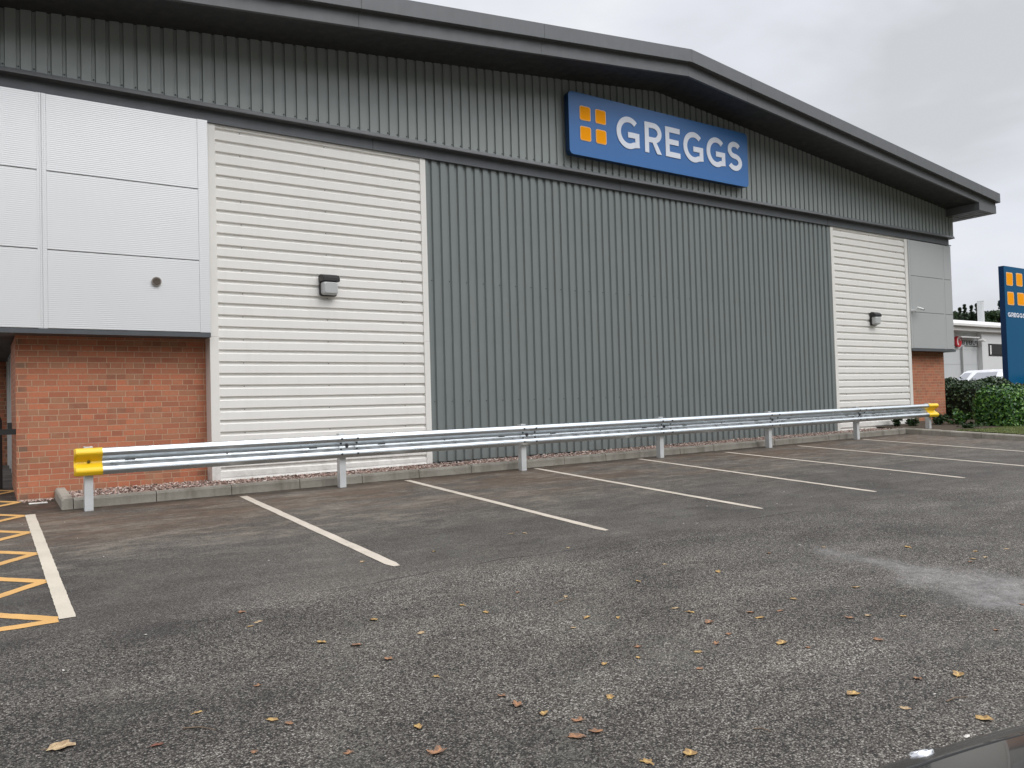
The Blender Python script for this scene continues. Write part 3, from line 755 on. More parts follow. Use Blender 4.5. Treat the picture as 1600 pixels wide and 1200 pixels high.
ef = MB(); ef.box(EX0, EX0+0.04, 10.63, 39.5, UB(EX0)+0.002, UT(EX0)-0.003); ef.build('side_fascia', 'fascia', ro)

# ------------------------------------------------------------------ lettering by strokes
def stroke_poly(pts, w, closed=False):
    """pts in 2D -> list of quads (ribbons with mitred joints)"""
    n = len(pts); Lf = []; Rt = []
    for i in range(n):
        a = Vector(pts[i-1]) if i > 0 else None; b = Vector(pts[i]); c = Vector(pts[i+1]) if i < n-1 else None
        if a is None: d = (c-b).normalized(); m_ = Vector((-d.y, d.x)); s = 1
        elif c is None: d = (b-a).normalized(); m_ = Vector((-d.y, d.x)); s = 1
        else:
            d1 = (b-a).normalized(); d2 = (c-b).normalized(); n1_ = Vector((-d1.y, d1.x)); n2_ = Vector((-d2.y, d2.x))
            m_ = (n1_+n2_).normalized(); s = 1/max(0.4, m_.dot(n1_))
        Lf.append(b+m_*w/2*s); Rt.append(b-m_*w/2*s)
    return Lf, Rt
def arc(cx_, cy_, rx, ry, a0, a1, n=22):
    return [(cx_+rx*math.cos(R(a0+(a1-a0)*i/n)), cy_+ry*math.sin(R(a0+(a1-a0)*i/n))) for i in range(n+1)]
def glyph(ch, wd, h, s):
    q = s/2
    if ch == 'G':
        rx, ry = wd/2*1.06-q, h/2*1.03-q
        return [arc(rx+q, h/2, rx, ry, 45, 300, 30) + [(wd, h*0.075+q)], [(wd-q, h*0.085), (wd-q, h*0.52)], [(wd*0.50, h*0.52-q*0.9), (wd, h*0.52-q*0.9)]]
    if ch == 'R':
        r = h*0.265
        return [[(q, 0), (q, h)], [(q, h-q)] + arc(wd-r-q*0.6, h-q-r+q*0.3, r*0.98, r-q*0.3, 90, -90, 14) + [(q, h-2*r-q*0.4)], ('poly', [(wd*0.40, h*0.43), (wd*0.40+s*1.05, h*0.43), (wd*1.02, 0), (wd*1.02-s*1.15, 0)])]
    if ch == 'E':
        return [[(q, 0), (q, h)], [(q, h-q), (wd, h-q)], [(q, q), (wd, q)], [(q, h*0.51), (wd*0.9, h*0.51)]]
    if ch == 'S':
        r = (h/2*1.03 - q)/2; rx = wd/2-q*0.9
        return [arc(wd/2+0.0, h*0.5+r, rx*0.93, r, 35, 262, 18)[:-1] + arc(wd/2, h*0.5-r, rx, r, 82, -152, 20)]
    return []
def glyph_part(name, parent, ch, x, z, wd, h, s, y, dep, mat):
    mb = MB()
    for st in glyph(ch, wd, h, s):
        if st[0] == 'poly':
            mb.extrude([(x+p[0], y-0.0012, z+p[1]) for p in st[1]], (0, dep, 0)); y -= 0.0006; continue
        Lf, Rt = stroke_poly(st, s)
        for i in range(len(Lf)-1):
            A = [Lf[i], Rt[i], Rt[i+1], Lf[i+1]]
            lo = [(x+p.x, y, z+p.y) for p in A]; mb.extrude(lo, (0, dep, 0))
        y -= 0.0006
    return mb.build(name, mat, parent)
def rrect(x0, x1, z0, z1, r, y, seg=6):
    pts = []
    for (cx_, cz, a0) in ((x1-r, z1-r, 0), (x0+r, z1-r, 90), (x0+r, z0+r, 180), (x1-r, z0+r, 270)):
        for k in range(seg+1): t = R(a0+90*k/seg); pts.append((cx_+r*math.cos(t), y, cz+r*math.sin(t)))
    return pts
# wall sign
SX0, SX1, SZ0, SZ1, SY = 8.94, 13.79, 6.155, 7.315, 11.30
S = empty('wall_sign', (SX0, 11.42, SZ0), 'wide blue sign box with four orange squares and white lettering high under the gable', 'sign')
mb = MB(); mb.extrude(rrect(SX0, SX1, SZ0, SZ1, 0.085, SY+0.004), (0, 0.112, 0)); mb.build('sign_box', 'navy', S)
mb = MB(); mb.extrude(rrect(SX0+0.002, SX1-0.002, SZ0+0.002, SZ1-0.002, 0.085, SY), (0, 0.006, 0)); mb.build('sign_face', 'blue', S)
for xx in (9.19, 9.56):
    for zz in (6.44, 6.815):
        mb = MB(); mb.extrude(rrect(xx, xx+0.255, zz, zz+0.265, 0.04, SY-0.008), (0, 0.010, 0)); q = mb.build('logo_square', 'logo_edge', S)
        mb = MB(); mb.extrude(rrect(xx+0.012, xx+0.243, zz+0.012, zz+0.253, 0.034, SY-0.0095), (0, 0.004, 0)); mb.build('logo_face', 'logo', q)
for ch, xx, wd in (('G',10.07,0.575),('R',10.79,0.43),('E',11.345,0.40),('G',11.84,0.565),('G',12.51,0.555),('S',13.15,0.43)):
    glyph_part('letter', S, ch, xx, 6.465, wd, 0.60, 0.106, SY-0.012, 0.012, 'letter')
for bx in (9.6, 13.0):
    bk = MB(); bk.box(bx, bx+0.1, 11.42, 11.475, 6.2, 7.2); bk.build('bracket', 'black', S)

# totem sign beyond the hedge
TX, TY = 27.75, 12.62
TZ0 = H(TX, TY)+0.1; TZ1 = 1.62 + 3.77*26/24 + 0.02
T = empty('totem_sign', (TX, TY, TZ0), 'tall blue freestanding totem sign with orange squares behind the hedge', 'sign')
mb = MB(); mb.box(TX, TX+2.0, TY+0.004, TY+0.17, TZ0-0.3, TZ1); mb.build('sign_box', 'navy', T, bevel=0.01)
mb = MB(); mb.box(TX+0.002, TX+1.998, TY-0.004, TY+0.004, 4.15, TZ1-0.002); mb.box(TX+0.002, TX+1.998, TY-0.004, TY+0.004, TZ0-0.3, 4.142); mb.build('sign_face', 'totem', T)
def t_at(px, py):   # point on the totem's face for a pixel of the photo's grid
    d = r2*((px-800)/1250) - u2*((py-600)/1250) + f_
    k = (TY-0.004)/d.y; return d.x*k, d.z*k+1.62
for (a, b) in (((1571.5,425),(1582.5,447)), ((1587,426.5),(1597.5,448)), ((1573.5,455.5),(1584.5,477)), ((1589,457),(1600.5,478))):
    xa, za = t_at(*a); xb, zb = t_at(*b)
    mb = MB(); mb.extrude(rrect(xa, xb, zb, za, 0.05, TY-0.012), (0, 0.010, 0)); q = mb.build('logo_square', 'logo_edge', T)
    mb = MB(); mb.extrude(rrect(xa+0.03, xb-0.03, zb+0.03, za-0.03, 0.04, TY-0.014), (0, 0.006, 0)); mb.build('logo_face', 'logo', q)
xa, za = t_at(1574.5, 488); xb, zb = t_at(1601, 497)
wtot = (xb-xa); hh = za-zb; cur = xa
for ch, wd in (('G',0.2),('R',0.155),('E',0.14),('G',0.2),('G',0.2),('S',0.155)):
    glyph_part('letter', T, ch, cur, zb, wtot*wd*0.85, hh, 0.036, TY-0.012, 0.008, 'letter'); cur += wtot*wd*0.99

# ------------------------------------------------------------------ wall lights, camera
def bulkhead():
    L0 = empty('wall_light', (0, 0, 0))
    mb = MB(); mb.extrude(rrect(-0.135, 0.135, -0.16, 0.155, 0.045, -0.055), (0, 0.055, 0)); mb.build('back_box', 'black', L0, bevel=0.006)
    mb = MB()   # sloping hood over the top third
    A = [(-0.14,-0.0,0.165),(0.14,-0.0,0.165),(0.125,-0.145,0.10),(-0.125,-0.145,0.10)]
    mb.extrude([(-0.145,-0.002,0.145),(-0.13,-0.05,0.172),(-0.125,-0.12,0.150),(-0.122,-0.158,0.105),(-0.125,-0.160,0.052),(-0.14,-0.002,0.052)], (0.27,0,0)); mb.build('hood', 'black', L0, bevel=0.012)
    mb = MB()
    ring = []
    for (s, yy) in ((1.0,-0.05),(1.0,-0.10),(0.93,-0.135),(0.75,-0.152)):
        ring.append([(p[0]*s, yy - 0.012*(p[2]+0.13)*4*(s<1), -0.045+(p[2]+0.045)*s) for p in rrect(-0.122, 0.122, -0.145, 0.051, 0.035, 0)])
    n = len(ring[0])
    for r_ in ring: mb.v += r_
    for k in range(len(ring)-1):
        for i in range(n): mb.f.append((k*n+i, k*n+(i+1)%n, (k+1)*n+(i+1)%n, (k+1)*n+i)); mb.mi.append(0)
    mb.f.append(tuple(range(3*n, 4*n))); mb.mi.append(0)
    mb.build('diffuser', 'diffuser', L0, smooth=False)
    return L0
l1 = bulkhead(); l1.location = (4.42, LY-0.002, 3.51)
tag(l1, 'black hooded bulkhead light in the middle of the wide white cladding', 'wall light', 'bulkhead lights on the white cladding')
l2 = copy_tree(l1); l2.location = (18.66, LY-0.002, 3.535)
l2['label'] = 'black hooded bulkhead light on the narrow white cladding at the right'
PY = 11.565
cc = empty('security_camera', (20.45, PY, 3.84), 'small white security camera fixed to the grey panels near the right corner', 'camera')
def cpt(x, y, z): return (20.40+(x-20.47)*0.78, PY+(y-PY)*0.8, 3.84+(z-3.84)*0.72)
mb = MB(); mb.tube([cpt(20.47,PY,3.80),cpt(20.47,PY-0.12,3.80)], [0.036,0.026], 14); mb.build('mount', 'galv_post', cc)
mb = MB(); mb.tube([cpt(20.47,PY-0.11,3.81),cpt(20.52,PY-0.16,3.865),cpt(20.58,PY-0.17,3.875)], 0.012, 8); mb.build('arm', 'white_plastic', cc)
mb = MB(); mb.tube([cpt(20.49,PY-0.17,3.90),cpt(20.50,PY-0.17,3.898),cpt(20.78,PY-0.19,3.855),cpt(20.80,PY-0.192,3.85)], [0.02,0.030,0.030,0.026], 14); mb.build('housing', 'white_plastic', cc)
mb = MB(); mb.tube([cpt(20.795,PY-0.1915,3.850),cpt(20.835,PY-0.194,3.846)], [0.026,0.025], 14); mb.build('lens', 'lens', cc)

# ------------------------------------------------------------------ guard rail
def rail_z(x): return 1.096 + 0.0069*x      # centre of the W-beam
GR = empty('guard_rail', (1.04, 10.5, H(1.04,10.5)), 'long galvanised W-beam crash barrier on short posts with yellow ends in front of the wall', 'crash barrier')
YP = 10.50
PROF = [(0.028,0.150),(0.040,0.1565),(0.060,0.148),(0.079,0.118),(0.083,0.104),(0.080,0.088),(0.060,0.062),(0.012,0.022),(0.004,0.010),(0.0,0.0),(0.004,-0.010),(0.012,-0.022),(0.060,-0.062),(0.080,-0.088),(0.083,-0.104),(0.079,-0.118),(0.060,-0.148),(0.040,-0.1565),(0.028,-0.150)]
def wbeam(mb, xa, xb, off=0.0, th=0.003, mi=0, scale=1.0, zoff=0.0):
    nseg = max(1, int((xb-xa)/0.5)); n = len(PROF)
    for side, t in ((0, 0.0), (1, -th)):
        i0 = len(mb.v)
        for k in range(nseg+1):
            x = xa + (xb-xa)*k/nseg
            for d, h in PROF: mb.v.append((x, YP-(d*scale+off+t), rail_z(x)+h*scale*(1.0 if side == 0 else 1.0)+zoff))
        for k in range(nseg):
            for i in range(n-1):
                f = (i0+k*n+i, i0+k*n+i+1, i0+(k+1)*n+i+1, i0+(k+1)*n+i)
                mb.f.append(f if side == 0 else f[::-1]); mb.mi.append(mi)
        if side == 0: first = i0
        else:
            for k in (0, nseg):
                for i in range(n-1): mb.f.append((first+k*n+i, first+k*n+i+1, i0+k*n+i+1, i0+k*n+i)); mb.mi.append(mi)
posts = [1.06, 4.17, 7.20, 10.21, 13.20, 16.18, 19.12]
joins = [1.0] + [p+0.08 for p in posts[1:-1]] + [19.15]
for k, (a, b) in enumerate(zip(joins[:-1], joins[1:])):
    mb = MB(); wbeam(mb, a-(0.17 if k else 0), b+(0.15 if k < 5 else 0), off=0.0035*(k % 2)+0.001)
    # slots and mid hole
    xm = (a+b)/2
    for xx, ww in ((xm, 0.010), (a+0.5, 0.055), (b-0.5, 0.055)):
        mb.box(xx-ww, xx+ww, YP-(0.0035*(k % 2)+0.0065), YP-(0.0035*(k % 2)+0.003), rail_z(xx)-0.006, rail_z(xx)+0.006, 1)
    bo = mb.build('beam', ['galv', 'bolt'], GR, smooth=False)
    me = bo.data
    if k:   # lap bolts at this beam's left end
        for xx in (a-0.12, a+0.11):
            for (d, h) in ((0.083,0.104),(0.034,0.040),(0.034,-0.040),(0.083,-0.104)):
                bl = MB(); bl.cyl((xx, YP-(d+0.006), rail_z(xx)+h), 0.014, -0.012, 'y', 10); bl.build('bolt', 'bolt', bo)
        bl = MB(); bl.cyl((a-0.02, YP-0.008, rail_z(a)), 0.02, -0.016, 'y', 10); bl.build('bolt', 'bolt', bo)
for i, px in enumerate(posts):
    zb = H(px, YP)-0.2; zt = rail_z(px) + 0.176
    w_, d_ = 0.092, 0.10; t = 0.006
    mb = MB()
    # lipped channel: web facing the wall side, two flanges, front lips
    c = [(px-w_/2, YP), (px+w_/2, YP), (px+w_/2, YP+d_), (px+w_/2-0.022, YP+d_), (px+w_/2-0.022, YP+d_-t), (px+w_/2-t, YP+d_-t), (px+w_/2-t, YP+t), (px-w_/2+t, YP+t), (px-w_/2+t, YP+d_-t), (px-w_/2+0.022, YP+d_-t), (px-w_/2+0.022, YP+d_), (px-w_/2, YP+d_)]
    mb.extrude([(x_, y_, zb) for x_, y_ in c], (0, 0, zt-zb)); mb.build('post', 'galv_post', GR, bevel=0.002)
# end caps
mb = MB(); wbeam(mb, 0.925, 1.20, off=0.006, th=0.003, scale=1.025)
n = len(PROF); ring = [(0.925, YP-(d*1.025+0.006), rail_z(0.925)+h*1.025) for d, h in PROF]
ring2 = [(0.905, YP-(d*0.6), rail_z(0.925)+h*0.96) for d, h in PROF]
i0 = len(mb.v); mb.v += ring + ring2
for i in range(n-1): mb.f.append((i0+i, i0+i+1, i0+n+i+1, i0+n+i)); mb.mi.append(0)
mb.cyl((1.06, YP-0.012, rail_z(1.06)), 0.017, -0.012, 'y', 12, 1); mb.cyl((1.06, YP-0.02, rail_z(1.06)), 0.009, -0.012, 'y', 8, 1)
capL = mb.build('end_cap', ['cap', Mat('cap_bolt', (0.18,0.13,0.03), 0.5, 0.5).m], GR)
mb = MB()
xA = 18.95
ringA = [(xA, YP-(d*1.03+0.006), rail_z(xA)+h*1.05) for d, h in PROF]; ringB = [(xA+0.35, YP-(d*1.35+0.02), rail_z(xA)+h*1.05) for d, h in PROF]
ringC = [(xA+0.36, YP+0.02, rail_z(xA)+h*1.0) for d, h in PROF]
i0 = len(mb.v); mb.v += ringA+ringB+ringC
for s_ in (0, 1):
    for i in range(n-1): mb.f.append((i0+s_*n+i, i0+s_*n+i+1, i0+(s_+1)*n+i+1, i0+(s_+1)*n+i)); mb.mi.append(0)
mb.build('end_cap', 'cap', GR)

# ------------------------------------------------------------------ black barrier post at the left flank
bp = empty('barrier_post', (0.17, 13.2, H(0.17,13.2)), 'black metal post with a horizontal arm beside the brick corner at the far left', 'barrier')
mb = MB(); zz = H(0.17,13.2)
mb.extrude([(0.02,13.2,zz-0.1),(0.27,13.2,zz-0.1),(0.27,13.2,zz+0.95),(0.235,13.2,zz+1.04),(0.16,13.2,zz+1.08),(0.06,13.2,zz+1.05),(0.02,13.2,zz+0.95)], (0,0.12,0)); mb.build('post', 'black', bp, bevel=0.01)
mb = MB(); mb.box(-0.5, 0.391, 11.86, 11.92, 1.43, 1.50); mb.box(0.30, 0.35, 11.93, 11.99, 1.47, 1.58); mb.box(0.05, 0.11, 11.92, 13.2, 1.43, 1.50); mb.build('arm', 'black', bp)

# ------------------------------------------------------------------ foliage
def leaf_cloud(n, sampler, size, mat_name, parent, name='foliage', elong=1.6, origin=None):
    V = []; F = []
    for _ in range(n):
        p, nrm = sampler()
        s = size*rnd.uniform(0.6, 1.3)
        d = (Vector(nrm) + Vector((rnd.gauss(0,0.6), rnd.gauss(0,0.6), rnd.gauss(0,0.6)))).normalized()
        a = d.orthogonal().normalized(); a.rotate(Matrix.Rotation(rnd.uniform(0,6.3), 3, d)); b = d.cross(a)
        a *= s*elong/2; b *= s/2; c = Vector(p); i = len(V); dd = d*s*0.12
        V += [tuple(c-a), tuple(c-a*0.2+b+dd), tuple(c+a*1.05), tuple(c-a*0.2-b+dd)]
        F += [(i,i+1,i+2), (i,i+2,i+3)]
    o0 = parent_loc(parent) if parent else Vector((0,0,0))
    me = bpy.data.meshes.new(name); me.from_pydata([(v[0]-o0.x, v[1]-o0.y, v[2]-o0.z) for v in V], [], F); me.materials.append(MT[mat_name]); me.update()
    o = bpy.data.objects.new(name, me); C.objects.link(o)
    if parent: o.parent = parent
    return o
def hedge(x0, x1, y0, y1, zt, n, size, mat, label, rx=0.35, rough=0.1, tops=0.4, seed=1):
    rr = random.Random(seed)
    zb = H((x0+x1)/2, (y0+y1)/2)+0.08
    E = empty('hedge', ((x0+x1)/2, (y0+y1)/2, zb), label, 'hedge')
    cxh, cyh = (x0+x1)/2, (y0+y1)/2; hx, hy = (x1-x0)/2, (y1-y0)/2; hz = zt-zb
    bumps = [(rr.uniform(x0,x1), rr.uniform(y0,y1), rr.uniform(zb,zt), rr.uniform(0.25,0.6), rr.uniform(-rough, rough)) for _ in range(int(8+6*(x1-x0)))]
    ph = [rr.uniform(0,6.3) for _ in range(4)]
    def off(p):
        o = 0
        for bx, by, bz, br, ba in bumps:
            d2 = (p[0]-bx)**2+(p[1]-by)**2+(p[2]-bz)**2
            if d2 < br*br*2: o += ba*math.exp(-d2/(br*br)*2)
        return o
    def samp():
        t = rnd.random()
        u, v = rnd.uniform(-1,1), rnd.uniform(-1,1)
        if t < tops: q = Vector((u, v, 1)); nrm = Vector((0,0,1))
        elif t < tops+0.40: q = Vector((u, -1, (v+1)/2)); nrm = Vector((0,-1,0.2))
        elif t < tops+0.52: q = Vector((u, 1, (v+1)/2)); nrm = Vector((0,1,0.2))
        else:
            q = Vector((-1 if rnd.random() < 0.6 else 1, u, (v+1)/2)); nrm = Vector((q.x,0,0.2))
        P3 = Vector((cxh+q.x*hx, cyh+q.y*hy, zb+q.z*hz))
        # round the shoulders
        ex = max(0, abs(P3.x-cxh)-(hx-rx)); ey = max(0, abs(P3.y-cyh)-(hy-rx)); ez = max(0, P3.z-(zt-rx))
        l = math.sqrt(ex*ex+ey*ey+ez*ez)
        if l > rx:
            k = rx/l
            P3.x = cxh + math.copysign(min(abs(P3.x-cxh), hx-rx)+ex*k, P3.x-cxh); P3.y = cyh + math.copysign(min(abs(P3.y-cyh), hy-rx)+ey*k, P3.y-cyh); P3.z = min(P3.z, zt-rx)+ez*k
            nrm = Vector((math.copysign(ex, P3.x-cxh), math.copysign(ey, P3.y-cyh), ez)).normalized()
        o_ = off(P3) + rnd.gauss(0, 0.025) - (0.10*rnd.random()**2)
        if rnd.random() < 0.02: o_ += rnd.uniform(0.02, 0.10)
        return P3 + nrm*o_, nrm
    leaf_cloud(n, samp, size, mat, E)
    mb = MB(); ins = 0.16; mb.box(x0+ins, x1-ins, y0+ins, y1-ins, zb-0.05, zt-ins-0.02); mb.build('dark_core', 'core', E, bevel=0.12)  # solid core, coloured almost black for the shade between the leaves
    return E
hedge(20.75, 27.2, 9.35, 10.35, 1.71, 24000, 0.058, 'hedge', 'broad glossy green laurel hedge nearest the car park at the right edge', seed=3)
hedge(22.62, 25.0, 10.9, 13.2, 1.93, 14000, 0.055, 'hedge_dark', 'dark green hedge in the shade beside the right brick corner', rx=0.6, rough=0.14, seed=5)  # shading beside the wall is put into the darker leaf colours
hedge(26.3, 33.0, 11.55, 12.35, 1.80, 8000, 0.05, 'hedge_red', 'low bronze-tinted hedge at the foot of the tall blue sign', seed=8, rough=0.08)
hedge(29.2, 33.0, 11.9, 12.55, 2.18, 5000, 0.05, 'hedge', 'taller green bush at the far right end behind the laurel hedge', seed=9)

def low_plant(x, y, h, n, label, spread=0.25, mat='hedge_dark'):
    z0 = H(x, y)+0.10; E = empty('plant', (x, y, z0), label, 'plant')
    tips = [(rnd.gauss(0, spread*0.6), rnd.gauss(0, spread*0.5), h*rnd.uniform(0.5, 1.0)) for _ in range(9)]
    mb = MB()
    for t in tips: mb.tube([(x, y, z0), (x+t[0]*0.5, y+t[1]*0.5, z0+t[2]*0.6), (x+t[0], y+t[1], z0+t[2])], [0.006, 0.004, 0.002], 4)
    mb.build('stem', 'bark', E)
    def samp():
        t = rnd.choice(tips); k = rnd.uniform(0.15, 1.05)
        return Vector((x+t[0]*k+rnd.gauss(0,0.03), y+t[1]*k+rnd.gauss(0,0.03), z0+t[2]*k+rnd.gauss(0,0.02))), Vector((t[0], t[1], 0.3))
    leaf_cloud(n, samp, 0.045, mat, E, 'leaves', 2.2)
low_plant(19.15, 11.35, 0.40, 260, 'small upright dark shrub left of the last barrier post', 0.10)
low_plant(19.55, 11.2, 0.22, 220, 'small low dark shrub just behind the last barrier post', 0.14)
low_plant(20.35, 11.0, 0.36, 700, 'spiky dark green shrub between the last barrier post and the hedge', 0.22)
low_plant(20.75, 10.65, 0.42, 700, 'loose green shrub at the foot of the laurel hedge', 0.26, 'hedge')
low_plant(19.85, 9.95, 0.14, 200, 'straggly flat weed at the edge of the grass', 0.25)

# ------------------------------------------------------------------ fallen leaves, twigs, pebbles
def leafmat(name, a, b):
    M = Mat(name, a, 0.6); M.col(M.mix(M.rng(M.noise(3.2, 5, 0.75, M.O()), 0.40, 0.58, 0, 1), a, b)); return M.m
LM = {'y': leafmat('yellow_leaf', (0.56,0.37,0.12), (0.25,0.15,0.065)), 'o': leafmat('orange_leaf', (0.40,0.19,0.085), (0.16,0.095,0.06)), 't': leafmat('tan_leaf', (0.55,0.42,0.24), (0.30,0.2,0.11)), 'r': leafmat('russet_leaf', (0.22,0.07,0.045), (0.12,0.05,0.03))}
def leaf_mesh(mat, seed):
    r_ = random.Random(seed); mb = MB(); n = 18; pts = []
    for k in range(n):
        t = 2*math.pi*k/n; lob = 1+(0.12+0.1*(seed%3))*math.cos(5*t+r_.uniform(-0.3,0.3)) + r_.uniform(-0.16,0.16)
        rr = 0.5*lob; pts.append((rr*math.cos(t)*1.15, rr*math.sin(t)*0.8))
    c0, c1 = r_.uniform(0.1, 0.35), r_.uniform(-0.2,0.25)
    zf = lambda x, y: 0.04 + c0*abs(y)*1.2 + c1*x*x + 0.03*math.sin(9*x+seed)
    i = len(mb.v); mb.v.append((0,0,zf(0,0)))
    for x, y in pts: mb.v.append((x*0.55, y*0.55, zf(x*0.55,y*0.55)))
    for x, y in pts: mb.v.append((x, y, zf(x,y)))
    for k in range(n):
        b = (k+1) % n; mb.f.append((0, 1+k, 1+b)); mb.mi.append(0); mb.f.append((1+k, 1+n+k, 1+n+b, 1+b)); mb.mi.append(0)
    mb.tube([(-0.5,0,zf(-0.5,0)),(-0.75,0.05,0.06),(-0.95,0.02,0.03)], [0.02,0.015,0.012], 4)
    return mb
LEAVES = [(1.45,5.51,'o'),(1.42,5.18,'y'),(1.49,5.24,'t'),(0.85,4.03,'y'),(0.28,4.0,'T'),(0.63,3.78,'r'),(0.96,3.48,'o'),(1.18,4.19,'o'),(1.68,4.63,'y'),(1.83,4.47,'o'),(1.89,4.15,'o'),(2.11,4.85,'y'),(1.99,3.78,'y'),(2.14,3.37,'o'),(2.14,3.24,'O'),(1.64,3.3,'y'),(1.12,3.75,'y'),(1.17,3.67,'o'),(1.29,3.25,'o'),(1.6,3.04,'O'),(2.74,4.8,'y'),(2.79,4.57,'y'),(2.25,4.45,'t'),(3.23,4.84,'o'),(3.45,4.56,'t'),(4.14,4.56,'y'),(3.27,4.1,'y'),(3.43,3.98,'y'),(3.07,3.99,'t'),(2.83,3.41,'y'),(3.17,3.51,'o'),(3.05,3.38,'y'),(3.39,3.25,'y'),(3.84,3.58,'O'),(3.21,3.07,'o'),(2.57,3.06,'y'),(2.19,3.09,'y'),(2.28,2.94,'o'),(2.17,2.82,'O'),(2.27,2.81,'o'),(2.47,2.43,'Y'),(2.27,2.48,'y'),(3.88,3.92,'t'),(3.9,3.8,'y'),(4.18,3.46,'y'),(4.22,3.57,'o'),(3.58,3.29,'o'),(3.77,3.36,'o'),(4.41,3.48,'o'),(4.71,3.6,'y'),(3.9,3.07,'Y'),(3.96,2.94,'o'),(4.65,3.13,'o'),(4.79,3.09,'t'),(4.96,2.95,'y'),(4.41,2.79,'o'),(4.25,2.24,'Y'),(4.02,2.33,'o'),(5.16,2.48,'o'),(3.58,2.41,'Y'),(3.63,2.17,'t'),(3.81,1.9,'Y'),(6.29,4.47,'t'),(6.89,4.04,'Y'),(5.69,4.59,'o'),(7.52,3.5,'t'),(6.9,3.48,'y'),(7.05,3.45,'t'),(7.2,3.6,'y'),(6.79,3.44,'o'),(4.85,4.41,'y'),(4.68,4.83,'t'),(2.68,6.36,'t'),(3.35,6.34,'y'),(4.41,5.77,'t'),(4.34,6.58,'t'),(4.45,6.52,'t'),(5.33,3.53,'y'),(5.85,2.64,'o')]
LL = {'y': 'small yellow leaf', 'o': 'orange-brown leaf', 't': 'pale tan dry leaf', 'r': 'dark red leaf', 'O': 'larger rusty orange leaf', 'Y': 'larger bright yellow leaf', 'T': 'large curled tan leaf'}
ORD = ['leftmost', 'second from left', 'third from left', 'fourth from left', 'fifth from left', 'sixth from left', 'seventh from left', 'eighth from left', 'ninth from left', 'tenth from left', 'eleventh from left', 'twelfth from left']
def place_labels(items, what):
    """items: (object, x, y, key) -> a label by look and place in the photo"""
    cells = {}
    for o, x, y, key in items:
        v = Vector((x, y, H(x, y)-CAMZ)); dpt = v.dot(f_); px = 800+1250*v.dot(r2)/dpt; py = 600-1250*v.dot(u2)/dpt
        hx = 'far left' if px < 320 else 'left' if px < 620 else 'middle' if px < 960 else 'right' if px < 1300 else 'far right'
        hy = 'beside the parking bays' if py < 900 else 'across mid aisle' if py < 1000 else 'lower aisle' if py < 1100 else 'along the bottom edge'
        cells.setdefault((key, hx, hy), []).append((px, o))
    for (key, hx, hy), l in cells.items():
        l.sort(key=lambda t: t[0])
        for k, (px, o) in enumerate(l):
            extra = '' if len(l) == 1 else ', ' + ORD[min(k, 11)]
            o['label'] = what.get(key, key) + ' on the tarmac, ' + hx + ' ' + hy + extra
protos = {}
for ch in 'yotr':
    protos[ch] = [leaf_mesh(LM[ch], 10*ord(ch)+k).build('fallen_leaf', LM[ch], origin=(0,0,0)) for k in range(3)]
usedp = {ch: 0 for ch in 'yotr'}
litems = []
for (x, y, ch) in LEAVES:
    c = ch.lower(); k = usedp[c]; usedp[c] += 1
    o = protos[c][k] if k < 3 else protos[c][rnd.randrange(3)].copy()
    if k >= 3: C.objects.link(o)
    s = 0.043*rnd.uniform(0.75, 1.25) if ch in 'yot' else 0.064
    if ch == 'r': s = 0.045
    if ch == 'T': s = 0.095
    o.location = (x, y, H(x, y)+0.001); o.scale = (s, s, s*rnd.uniform(0.6,1.0)); o.rotation_euler = (rnd.uniform(-0.1,0.1), rnd.uniform(-0.1,0.1), rnd.uniform(0,6.3))
    tag(o, LL[ch], 'leaf', 'autumn leaves scattered on the tarmac'); litems.append((o, x, y, ch))
place_labels(litems, LL)
for c, l in protos.items():
    for q in range(usedp[c], 3): bpy.data.objects.remove(l[q])
def gp(px, py):
    d = r2*((px-800)/1250) - u2*((py-600)/1250) + f_
    k = -1.62/(d.z-0.0082*d.x-0.05*d.y); return d.x*k, d.y*k
for (a, b, lab) in (((286,1139),(337,1141),'pale thin twig on the tarmac at the lower left'), ((1178,1140),(1206,1144),'short dark twig on the tarmac near the bottom right of centre'), ((1479,1097),(1512,1090),'thin brown twig on the tarmac in front of the black car'), ((866,943),(896,936),'curved pale twig on the tarmac in the middle of the aisle')):
    p = gp(*a); q = gp(*b); mx, my = (p[0]+q[0])/2+0.004, (p[1]+q[1])/2+0.01
    mb = MB(); mb.tube([(p[0],p[1],H(*p)+0.004),(mx,my,H(mx,my)+0.008),(q[0],q[1],H(*q)+0.004)], [0.0035,0.0028,0.0015], 5)
    tag(mb.build('twig', 'twig'), lab, 'twig')
Mw = Mat('pale_pebble', (0.6,0.57,0.52), 0.8).m; MT['pebble'] = Mw
PB = [(162,870),(420,876),(1237,788),(1214,787),(1107,784),(1268,777),(710,998),(1068,818),(1089,818),(1105,791),(995,864),(1511,868),(1250,852),(1326,862),(1460,1085),(1511,1152),(99,1048),(101,816),(121,841),(35,820),(1155,774),(1225,768),(1391,741),(1500,790),(1550,825),(1471,838),(1339,918),(228,992),(600,1018),(1000,1062)]
pr = None; pitems = []
for k, (px, py) in enumerate(PB):
    x, y = gp(px, py); s = 0.011 if k != 15 else 0.02
    if pr is None:
        pr = stones([(0,0,0.3,1.0)], 'pebble', 'pebble', ''); o = pr
    else: o = pr.copy(); C.objects.link(o)
    s *= rnd.uniform(0.7, 1.2)
    o.location = (x, y, H(x, y)); o.scale = (s, s, s*0.6); o.rotation_euler = (0, 0, rnd.uniform(0,6))
    tag(o, 'tiny pale pebble lying loose on the tarmac', 'pebble', 'pale pebbles on the tarmac'); pitems.append((o, x, y, 'p'))
place_labels(pitems, {'p': 'tiny pale pebble'})

